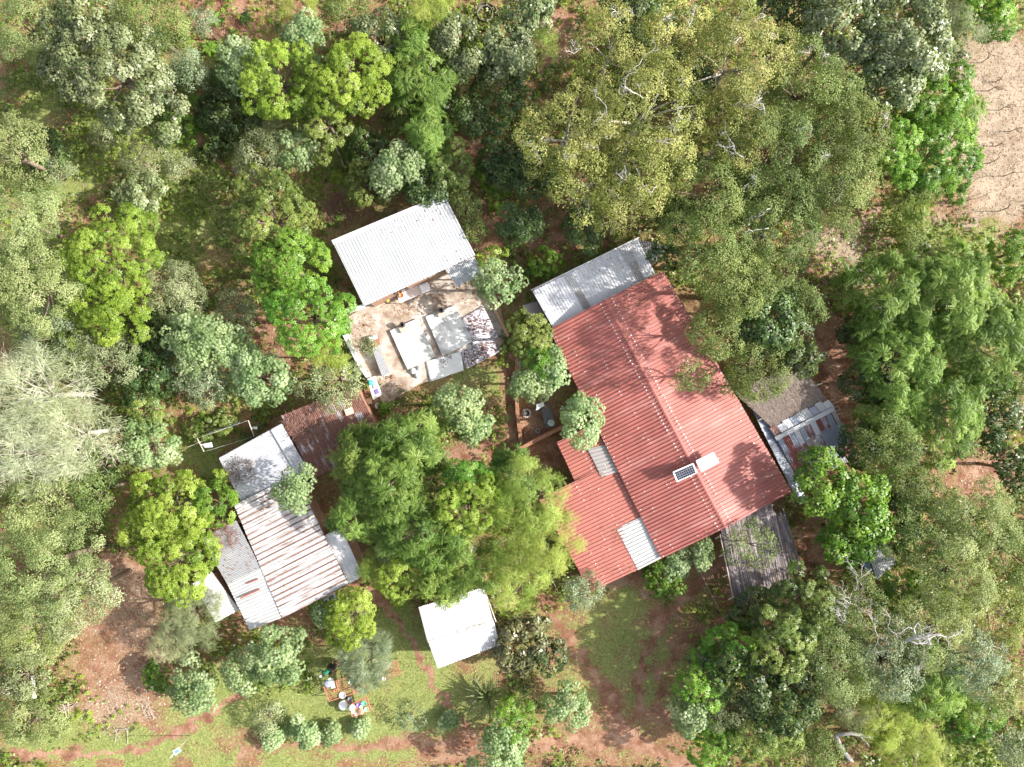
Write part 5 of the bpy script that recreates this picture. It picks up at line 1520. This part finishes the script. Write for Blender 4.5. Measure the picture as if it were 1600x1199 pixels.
# fallen log
root = thing('fallen_log', P(1328, 1160, 0), 'forked grey fallen log near the bottom right', 'log')
mb = MB(); mb.tube([P(1305, 1148, .35), P(1312, 1165, .3), P(1322, 1180, .25), P(1332, 1190, .2)], [.15, .19, .17, .10], 9); mb.build('log', DEADW, root)
mb = MB(); mb.tube([P(1305, 1148, .35), P(1330, 1146, .5), P(1352, 1150, .45), P(1364, 1154, .6)], [.16, .13, .12, .05], 8); mb.tube([P(1340, 1148, .5), P(1352, 1158, .4), P(1358, 1166, .3)], [.08, .06, .03], 6); mb.build('log_fork', DEADW, root)
mb = MB(); dead_branch(mb, P(1340, 1146, .5), (.1, .8, .5), 1.3, .05, 2); mb.build('branch', DEADW, root)
# leaning dead limb in the lower woods
root = thing('dead_limb', P(1400, 1010, 0), 'bare brown forked limb rising between the lower right trees', 'dead tree')
mb = MB(); mb.tube([P(1390, 1035, 0), P(1405, 1012, 3.5), P(1418, 1000, 6.5)], [.13, .11, .08], 8)
for a in ((.9, .3, .4), (.2, 1, .5), (.9, -.2, .3)): dead_branch(mb, P(1418, 1000, 6.5), a, 2.2, .07, 2)
mb.build('limb', DEADW, root)
# white board, rock heap
root = thing('plank_bench', P(53, 1075, 0), 'narrow white plank bench near the bottom left corner', 'bench')
mb = MB(); mb.bar(P(51, 1056, .5), P(54, 1092, .5), .24, .04); mb.build('seat', WHITE, root)
for y in (1060, 1088):
    mb = MB(); c = P(52.5, y, .48); mb.box((c.x, c.y, .2), (.2, .08, .5)); mb.build('leg', WOODM, root)
mb = MB()
for i in range(22):
    a = R.uniform(0, 6.28); q = .45 * math.sqrt(R.random()); c = P(20, 1083, .1); s = R.uniform(.07, .17)
    M3 = Euler((R.uniform(0, 3), R.uniform(0, 3), R.uniform(0, 3))).to_matrix()
    mb.box((c.x + q * math.cos(a), c.y + q * math.sin(a), .04 + R.random() * .18), (s, s * .8, s * .7), rot=M3)
tag(mb.build('rubble_heap', plain('pinkish_rock', (.62, .48, .42), .9, .2, 5), None), 'small heap of pinkish rubble at the left edge', 'rubble')
# garden rings
def ring(px, py, r, h, w, mat, label, name='garden_ring', cat='planting ring', arc=1.0, a0=0):
    c = P(px, py, h); mb = MB(); n = 40; m = int(n * arc); vs = []; fs = []
    for i in range(m + 1):
        t = a0 + 2 * math.pi * i / n
        for (rr_, z) in ((r - w, -.05), (r - w, h), (r, h), (r, -.05)):
            vs.append((c.x + rr_ * math.cos(t), c.y + rr_ * math.sin(t), z + (R.normal() * .01 if z > 0 else 0)))
    for i in range(m):
        for k in range(3): a = i * 4 + k; fs.append((a, a + 1, a + 5, a + 4))
    mb.add(vs, fs, 0, False); return tag(mb.build(name, mat, None), label, cat)
RINGM = plain('ring_edging', (.20, .14, .115), .85, .25, 7)
ring(758, 25, .97, .25, .05, RINGM, 'outer ring edging of the round garden bed at the top')
ring(758, 20, .55, .32, .035, plain('grey_edging', (.20, .19, .18), .8, .2, 7), 'inner ring edging inside the round garden bed at the top')
ring(795, 368, .42, .25, .06, plain('black_rubber', (.07, .065, .06), .8, .2, 7), 'old black ring half buried in red soil right of the barn')
lathe_thing('white_bucket', 835, 345, .0, [(.15, 0), (.19, .42), (.17, .42), (.14, .04)], TARP, 'white bucket on dark soil by the star-leaved tree', 'bucket')
# court objects
root = thing('flower_pot', P(823, 646, 0), 'dark planter ringed by whitish stones in the reddish court', 'planter')
mb = MB(); c = P(823, 646, .2); mb.lathe((c.x, c.y, 0), [(.18, 0), (.22, .3), (.19, .3), (.17, .2)], 18); mb.build('pot', DARKM, root)
mb = MB()
for i in range(14):
    a = i * 6.283 / 14; mb.box((c.x + .27 * math.cos(a), c.y + .27 * math.sin(a), .04), (.11, .08, .12), a + R.normal() * .2)
mb.build('stones', plain('pale_stone', (.58, .52, .48), .85, .2, 8), root)
table([(844, 632), (858, 629), (868, 664), (853, 670)], .6, 'dark grey workbench under the trees beside the red house', plain('dark_tin', (.10, .10, .11), .6, .3, 5))
cloth('cloth_rag', [(838, 632), (849, 628), (851, 634), (837, 642)], .75, TARP, 'white rag over the upper corner of the dark workbench', 'cloth', 6, .03)
lathe_thing('grey_basin', 861, 661, .61, bowl_prof(.24, .12), plain('grey_basin', (.42, .47, .48), .4, .1, 5), 'grey basin on the dark workbench', 'basin')
lathe_thing('clay_jar', 853, 636, .61, pot_prof(.12, .2), plain('ochre_clay', (.42, .25, .12), .8, .2, 6), 'small ochre jar on the dark workbench', 'jar')
lathe_thing('stone_mortar', 840, 673, 0, bowl_prof(.19, .3, .05), plain('grey_stone', (.33, .29, .28), .9, .2, 6), 'round grey stone mortar on the court floor', 'mortar')
# clothesline
LINE = plain('line_wire', (.6, .6, .6), .6, .05, 5)
def tpost(base, a, b, h, label):
    A, B = P(*a, h), P(*b, h); m = (A + B) / 2
    root = thing('clothesline_post', (m.x, m.y, 0), label, 'post')
    mb = MB(); mb.tube([(m.x, m.y, -.2), (m.x, m.y, h)], .04, 8); mb.build('pole', PALEW, root)
    mb = MB(); mb.bar(A, B, .05, .05); mb.build('crossbar', PALEW, root)
    return A, B
a1_, b1_ = tpost(None, (308, 685), (319, 706), 1.9, 'left T-shaped clothesline post by the shaded grass')
a2_, b2_ = tpost(None, (388, 657), (397, 682), 1.9, 'right T-shaped clothesline post in front of the dark soil')
def sag(a, b, s=.15, n=10): return [a.lerp(b, i / n) - Vector((0, 0, s * math.sin(math.pi * i / n))) for i in range(n + 1)]
mb = MB(); mb.tube(sag(a1_, a2_), .008, 4); mb.tube(sag(b1_, b2_), .008, 4); tag(mb.build('clothesline', LINE, None), 'pair of sagging lines between the two T-shaped posts', 'clothesline')
mb = MB(); mb.tube([P(283, 703, .9), P(320, 688, 1.0)], .025, 6); tag(mb.build('loose_pole', PALEW, None), 'pale pole lying across the weeds left of the clothesline', 'pole')
def hang(p, d, w, h, mat, label, name='hanging_cloth', cat='cloth'):
    mb = MB(); n = 10; m = 6; vs = []; fs = []; d = Vector(d).normalized(); s = Vector((-d.y, d.x, 0))
    for j in range(m + 1):
        for i in range(n + 1):
            u = i / n - .5; v = j / m
            vs.append(p + d * u * w + s * (.05 * math.sin(i * 1.4) * v + .12 * (v ** 2)) - Vector((0, 0, h * v)))
    for j in range(m):
        for i in range(n): a = j * (n + 1) + i; fs.append((a, a + n + 1, a + n + 2, a + 1))
    mb.add(vs, fs, 0, True); o = mb.build(name, mat, None); sm = o.modifiers.new('thick', 'SOLIDIFY'); sm.thickness = .01
    return tag(o, label, cat)
dl = a2_ - a1_
hang(a1_.lerp(a2_, .35) - Vector((0, 0, .12)), dl, 1.4, .55, TARP, 'long white towel hanging on the upper clothesline')
hang(a1_.lerp(a2_, .66) - Vector((0, 0, .14)), dl, .9, .5, plain('pale_blue_cloth', (.45, .62, .70), .8, .1, 5), 'pale blue cloth hanging on the upper clothesline')
cloth('grey_cloth', [(316, 694), (331, 691), (333, 699), (320, 700)], 1.2, plain('grey_cloth', (.55, .56, .6), .8, .1, 6), 'pale grey cloth hung from the left clothesline post', 'cloth', 8, .08)
cloth('white_rag', [(394, 667), (402, 667), (402, 671), (395, 671)], 1.5, TARP, 'small white rag by the right clothesline post', 'cloth', 5, .04)
# solar street light at the bottom left
A = P(297, 1150.5, 0); 
root = thing('solar_lamp', (A.x, A.y, 0), 'slim pole with a small square solar lamp by the bottom left trail', 'lamp')
mb = MB(); mb.tube([(A.x, A.y, -.2), (A.x - .02, A.y, 2.9)], .028, 8); mb.build('pole', PALEW, root)
q = [P(269.5, 1174, 2.95), P(278.5, 1168, 2.95), P(283, 1174, 3.05), P(274, 1181, 3.05)]
mb = MB(); mb.hexa([p - Vector((0, 0, .05)) for p in q][::-1], q[::-1]); mb.bar((A.x, A.y, 2.88), (q[0] + q[2]) / 2 - Vector((0, 0, .06)), .04, .03); mb.build('lamp_housing', WHITE, root)
qc = sum(q, Vector()) / 4; q2_ = [qc + (p - qc) * .62 + Vector((0, 0, .004)) for p in q]
mb = MB(); mb.hexa(q2_[::-1], [p + Vector((0, 0, .006)) for p in q2_][::-1]); mb.build('solar_cell', plain('pale_blue_cell', (.22, .38, .62), .3, .1, 4), root)
for (a, b, lab) in (((1090, 884), (1126, 957), 'long thin pale cable sagging across the dirt tracks'), ((858, 896), (873, 929), 'short thin pale pole at the edge of the feathery trees')):
    mb = MB(); mb.tube(sag(P(*a, 1.0), P(*b, .9), .3), .014, 5); tag(mb.build('thin_line', PALEW, None), lab, 'pole')  # the first is a cable hung across the tracks, the second a pole
mb = MB(); mb.tube([P(516, 208, .35), P(538, 262, .35)], .05, 6); tag(mb.build('log_edging', PALETW, None), 'straight pale log on the shaded grass above the brushwood heap', 'log')
mb = MB(); c = P(1197, 972, .3); mb.box((c.x, c.y, .2), (.35, .3, .4), .5); mb.box((c.x, c.y, .41), (.39, .34, .03), .5); tag(mb.build('crate', plain('orange_crate', (.50, .22, .10), .7, .2, 6), None), 'small orange-brown crate at the edge of the lower right woods', 'crate')

# ---------------------------------------------------------------- washing-up racks and dishes
RACK = plain('red_painted_wood', (.42, .17, .11), .75, .3, 7)
def rack(q, h, label, n, split=(), name='drying_rack'):
    A, B, Cc, D = [P(*p, h) for p in q]; rt = thing(name, base_of([A, B, Cc, D]), label, 'rack')
    mb = MB(); ends = [(A, B), (B, Cc), (Cc, D), (D, A)]
    for i, (a, b) in enumerate(ends): mb.bar(a, b, .06, .05 + .004 * i)
    mb.build('frame', RACK, rt)
    for s in split:
        mb = MB(); mb.bar(A.lerp(B, s) + Vector((0, 0, .02)), D.lerp(Cc, s) + Vector((0, 0, .02)), .08, .06); mb.build('crossbar', RACK, rt)
    mb = MB()
    for i in range(1, n):
        t = i / n; mb.bar(A.lerp(D, t) - Vector((0, 0, .012)), B.lerp(Cc, t) - Vector((0, 0, .012)), .035, .02)
    mb.build('slats', RACK, rt)
    for p in (A, B, Cc, D):
        mb = MB(); mb.tube([(p.x, p.y, -.1), (p.x, p.y, h)], .03, 6); mb.build('leg', RACK, rt)
    return rt
rack([(505.5, 1072.5), (549, 1054.5), (554, 1083), (514, 1096)], .85, 'wide red wooden slatted rack on the lawn, the biggest of the three', 9, (.45, .97))
rack([(551, 1055), (565, 1056), (571, 1078), (552, 1084)], .55, 'low red rack joined to the right of the biggest rack', 6)
rack([(594, 1043), (620, 1033), (626, 1052), (600, 1065)], .35, 'separate low red tray rack by the needle-leaved tree', 9)
rack([(544.5, 1102), (573.5, 1090), (580, 1110), (550.5, 1120)], .8, 'small red rack crowded with coloured dishes', 12)
def pc(name, col, r=.4): return plain(name, col, r, .06, 5)
WHP = pc('white_enamel', (.82, .82, .82)); 
DISH = [('bowl', 560.5, 1101, .82, bowl_prof(.15, .09), pc('violet', (.25, .15, .62)), 'violet bowl on the crowded small rack'),
 ('bowl', 569, 1098.5, .82, bowl_prof(.17, .09), pc('mint', (.12, .60, .36)), 'mint green dish on the crowded small rack'),
 ('bowl', 573, 1108, .82, bowl_prof(.17, .08), pc('light_green', (.33, .74, .36)), 'light green dish at the lower right of the crowded rack'),
 ('bowl', 564.5, 1104.5, .86, bowl_prof(.11, .06), pc('pale_mint', (.66, .86, .66)), 'pale mint bowl between the violet and green ones'),
 ('pot_lid', 564, 1112, .84, [(.24, 0), (.23, .03), (.12, .06), (.04, .07), (.04, .1), (.02, .11)], pc('brown_lid', (.46, .27, .18)), 'large round brown lid on the crowded rack'),
 ('bowl', 557, 1116, .82, bowl_prof(.12, .07), pc('tan', (.66, .42, .33)), 'tan bowl at the bottom of the crowded rack'),
 ('cooking_pot', 550.5, 1104.5, .82, [(.19, 0), (.23, .1), (.22, .2), (.1, .24), (.02, .25)], WHP, 'white covered pot on the crowded rack'),
 ('bowl', 552, 1112, .82, bowl_prof(.13, .07), WHP, 'white bowl below the covered pot on the crowded rack'),
 ('basin', 549.5, 1064.5, .87, bowl_prof(.21, .12), WHP, 'bright white basin on the right crossbar of the biggest rack'),
 ('basin', 535.5, 1085.5, .87, bowl_prof(.23, .12), pc('lilac_enamel', (.70, .66, .74)), 'lilac rimmed basin on the lower edge of the biggest rack'),
 ('basin', 538.5, 1097.5, .0, [(.24, 0), (.30, .14), (.33, .5), (.30, .55), (.12, .6), (.02, .6)], WHP, 'large white covered basin standing below the biggest rack'),
 ('bowl', 558.5, 1053.5, .57, bowl_prof(.13, .08), pc('clear_plastic', (.62, .70, .70), .2), 'clear bowl at the top of the low joined rack'),
 ('bowl', 561.5, 1062, .57, bowl_prof(.15, .08), pc('clear_plastic', (.62, .70, .70), .2), 'clear bowl in the middle of the low joined rack'),
 ('bowl', 600, 1060, .37, bowl_prof(.14, .09), WHP, 'white bowl on the corner of the separate tray rack'),
 ('bowl', 595, 1051, .37, bowl_prof(.13, .08), pc('clear_plastic', (.62, .70, .70), .2), 'clear bowl on the left of the separate tray rack'),
 ('cup', 524.5, 1078.5, .87, [(.06, 0), (.09, .14), (.08, .14), (.055, .02)], pc('coral', (.75, .22, .12)), 'coral red cup on the biggest rack'),
 ('cooking_pot', 513.5, 1067, .87, [(.2, 0), (.25, .12), (.24, .22), (.2, .24), (.05, .26)], pc('blue_grey_enamel', (.33, .38, .52)), 'blue-grey pot on the upper left of the biggest rack'),
 ('bowl', 516.5, 1061.5, .87, bowl_prof(.15, .1), WHP, 'white bowl at the top left of the biggest rack'),
 ('pan', 547, 1092, .45, bowl_prof(.16, .07), pc('dark_steel', (.16, .17, .19)), 'dark steel pan between the rack and the covered basin')]
for nm, px, py, z, prof, mat, lab in DISH: lathe_thing(nm, px, py, z, prof, mat, lab, nm.replace('_', ' '))
cloth('dish_cloth', [(517, 1066), (521, 1064), (524, 1075), (517, 1076)], .90, TARP, 'white cloth draped on the slats beside the blue-grey pot', 'cloth', 8, .04)
mb = MB(); c = P(546, 1094, .2); mb.box((c.x, c.y, .2), (.3, .3, .4), .3); mb.box((c.x, c.y, .42), (.36, .36, .04), .3); tag(mb.build('stool', WOODM, None), 'small stool holding the dark steel pan', 'stool')

# ---------------------------------------------------------------- people
def person(px, py, yaw, label, topc, botc, skin, head=None, bend=.75, arms='reach', scale=1.0):
    s = scale; bz = P(px, py, 1.2)
    root = thing('person', (bz.x, bz.y, 0), label, 'person'); root.rotation_euler = (0, 0, yaw)
    V = []; E = []; Rd = []
    def j(p, r, prev=None):
        V.append(Vector(p) * s); Rd.append(r * s)
        if prev is not None: E.append((prev, len(V) - 1))
        return len(V) - 1
    cb, sb = math.cos(bend), math.sin(bend)
    hip = Vector((0, 0, .92))
    def up(d, side=0, fwd=0): return hip + Vector((sb * d + cb * fwd, side, cb * d - sb * fwd))
    pel = j(hip, .135); sp1 = j(up(.2), .12, pel); ch = j(up(.38), .14, sp1); nk = j(up(.53), .055, ch)
    hc = up(.53) + Vector((sb * .9, 0, cb)).normalized() * .17
    hb = j(up(.53).lerp(hc, .6), .075, nk); j(hc, .098, hb)
    for sd in (1, -1):
        h1 = j(hip + Vector((0, sd * .10, -.06)), .105, pel); k = j((.05 if sd > 0 else .0, sd * .12, .48), .065, h1); an = j((-.03, sd * .13, .09), .042, k)
        f1 = j((-.02, sd * .13, .045), .045, an); j((.17, sd * .15, .035), .035, f1)
        sh = j(up(.47, sd * .19), .06, ch)
        if arms == 'reach': el = Vector(up(.47, sd * .22)) + Vector((.14, sd * .02, -.24)); wr = el + Vector((.20, -sd * .06, -.12)); fd = Vector((.8, 0, -.35)).normalized()
        else: el = Vector(up(.47, sd * .24)) + Vector((-.02, sd * .05, -.28)); wr = el + Vector((.08, 0, -.24)); fd = Vector((.15, 0, -1)).normalized()
        e = j(el, .042, sh); w = j(wr, .028, e); pm = j(wr + fd * .07, .032, w)
        side = Vector((0, 1, 0))
        for q in range(4):
            ln = (.062, .075, .070, .052)[q]; b = wr + fd * .09 + side * (q - 1.5) * .019
            a = j(b, .010, pm); c2 = j(b + fd * ln * .55 + Vector((0, 0, -.006)), .009, a); j(b + fd * ln + Vector((0, 0, -.022)), .0075, c2)
        tb_ = wr + fd * .035 - side * sd * .03; a = j(tb_, .011, pm); j(tb_ + fd * .045 - side * sd * .022, .009, a)
    me = bpy.data.meshes.new('body'); me.from_pydata(V, E, []); me.update()
    o = link_mesh('body', me, [skin], root)
    md = o.modifiers.new('skin', 'SKIN')
    for i, sv in enumerate(me.skin_vertices[0].data): sv.radius = (Rd[i], Rd[i]); sv.use_root = (i == 0)
    sb_ = o.modifiers.new('sub', 'SUBSURF'); sb_.levels = 1; sb_.render_levels = 2
    # clothing follows the body: shells built on the same joints, a little thicker
    def shell(name, chains, mat, grow):
        mb = MB()
        for ch_ in chains: mb.tube([V[i] for i in ch_], [Rd[i] + grow * s for i in ch_], 12)
        oo = mb_local(mb, name, mat, root); return oo
    def mb_local(mb, name, mat, par):
        me = bpy.data.meshes.new(name); me.from_pydata([tuple(v) for v in mb.v], [], mb.f)
        me.polygons.foreach_set('use_smooth', [True] * len(mb.f)); me.update(); return link_mesh(name, me, mat, par)
    ids = {}
    # vertex order is fixed above
    L0 = 6; step = 5 + 1 + 1 + 1 + 1 + 12 + 2
    r0 = L0 + step
    mb = MB(); mb.tube([V[0] - Vector((0, 0, .02)), V[1], V[2], V[2].lerp(V[3], .55)], [.17 * s, .15 * s, .18 * s, .10 * s], 14)
    for b in (L0, r0): mb.tube([V[b + 5], V[b + 5].lerp(V[b + 6], .75)], [.085 * s, .06 * s], 10)
    mb_local(mb, 'shirt', topc, root)
    mb = MB(); mb.tube([V[0] + Vector((0, 0, .03)), V[0] - Vector((0, 0, .25 * s)), (V[L0 + 1] + V[r0 + 1]) / 2 + Vector((0, 0, -.1 * s))], [.17 * s, .21 * s, .25 * s], 16, cap=False)
    mb_local(mb, 'skirt', botc, root)
    hc_ = V[5]
    mb = MB(); n = 14
    prof = [(.055, -.05), (.105, -.01), (.118, .04), (.105, .09), (.06, .125), (.01, .132)]
    mb.lathe(hc_, [(r * s, z * s) for r, z in prof], 16); mb_local(mb, 'headscarf' if head else 'hair', head or plain('black_hair', (.02, .017, .015), .8, .2, 20), root)
    # face: nose, eyes, ears, mouth on the front of the head
    fd = Vector((cb, 0, -sb)) if bend > .3 else Vector((1, 0, 0))
    fd = Vector((.9, 0, -.45)).normalized(); upv = Vector((.45, 0, .9)).normalized(); sdv = Vector((0, 1, 0))
    mb = MB(); mb.lathe(hc_ + fd * .098 * s, [(.014 * s, -.02 * s), (.018 * s, 0), (.004 * s, .03 * s)], 8); mb_local(mb, 'nose', skin, root)
    for sd in (1, -1):
        mb = MB(); mb.lathe(hc_ + fd * .088 * s + upv * .012 * s + sdv * sd * .034 * s, [(.004, -.012), (.013, 0), (.004, .012)], 8); mb_local(mb, 'eye', DARKM, root)
        mb = MB(); mb.lathe(hc_ + sdv * sd * .1 * s - upv * .01, [(.008, -.03), (.018, 0), (.008, .03)], 8); mb_local(mb, 'ear', skin, root)
    mb = MB(); mb.box(hc_ + fd * .092 * s - upv * .045 * s, (.012, .045, .01)); mb_local(mb, 'mouth', plain('lips', (.22, .09, .08), .6, .1, 9), root)
    return root
SKINM = plain('brown_skin', (.13, .07, .045), .55, .1, 20)
person(512.5, 1049.5, math.radians(205), 'person in a green top and white headscarf bending beside the biggest rack', plain('green_top', (.06, .48, .24), .8, .15, 12), plain('dark_skirt', (.07, .06, .07), .85, .2, 12), SKINM, WHP, .85)
person(522, 1043, math.radians(235), 'dark-haired person in dark clothes standing just above the green-topped person', plain('dark_top', (.05, .035, .04), .8, .2, 12), plain('brown_skirt', (.30, .17, .13), .85, .2, 12), SKINM, None, .45, 'hang')
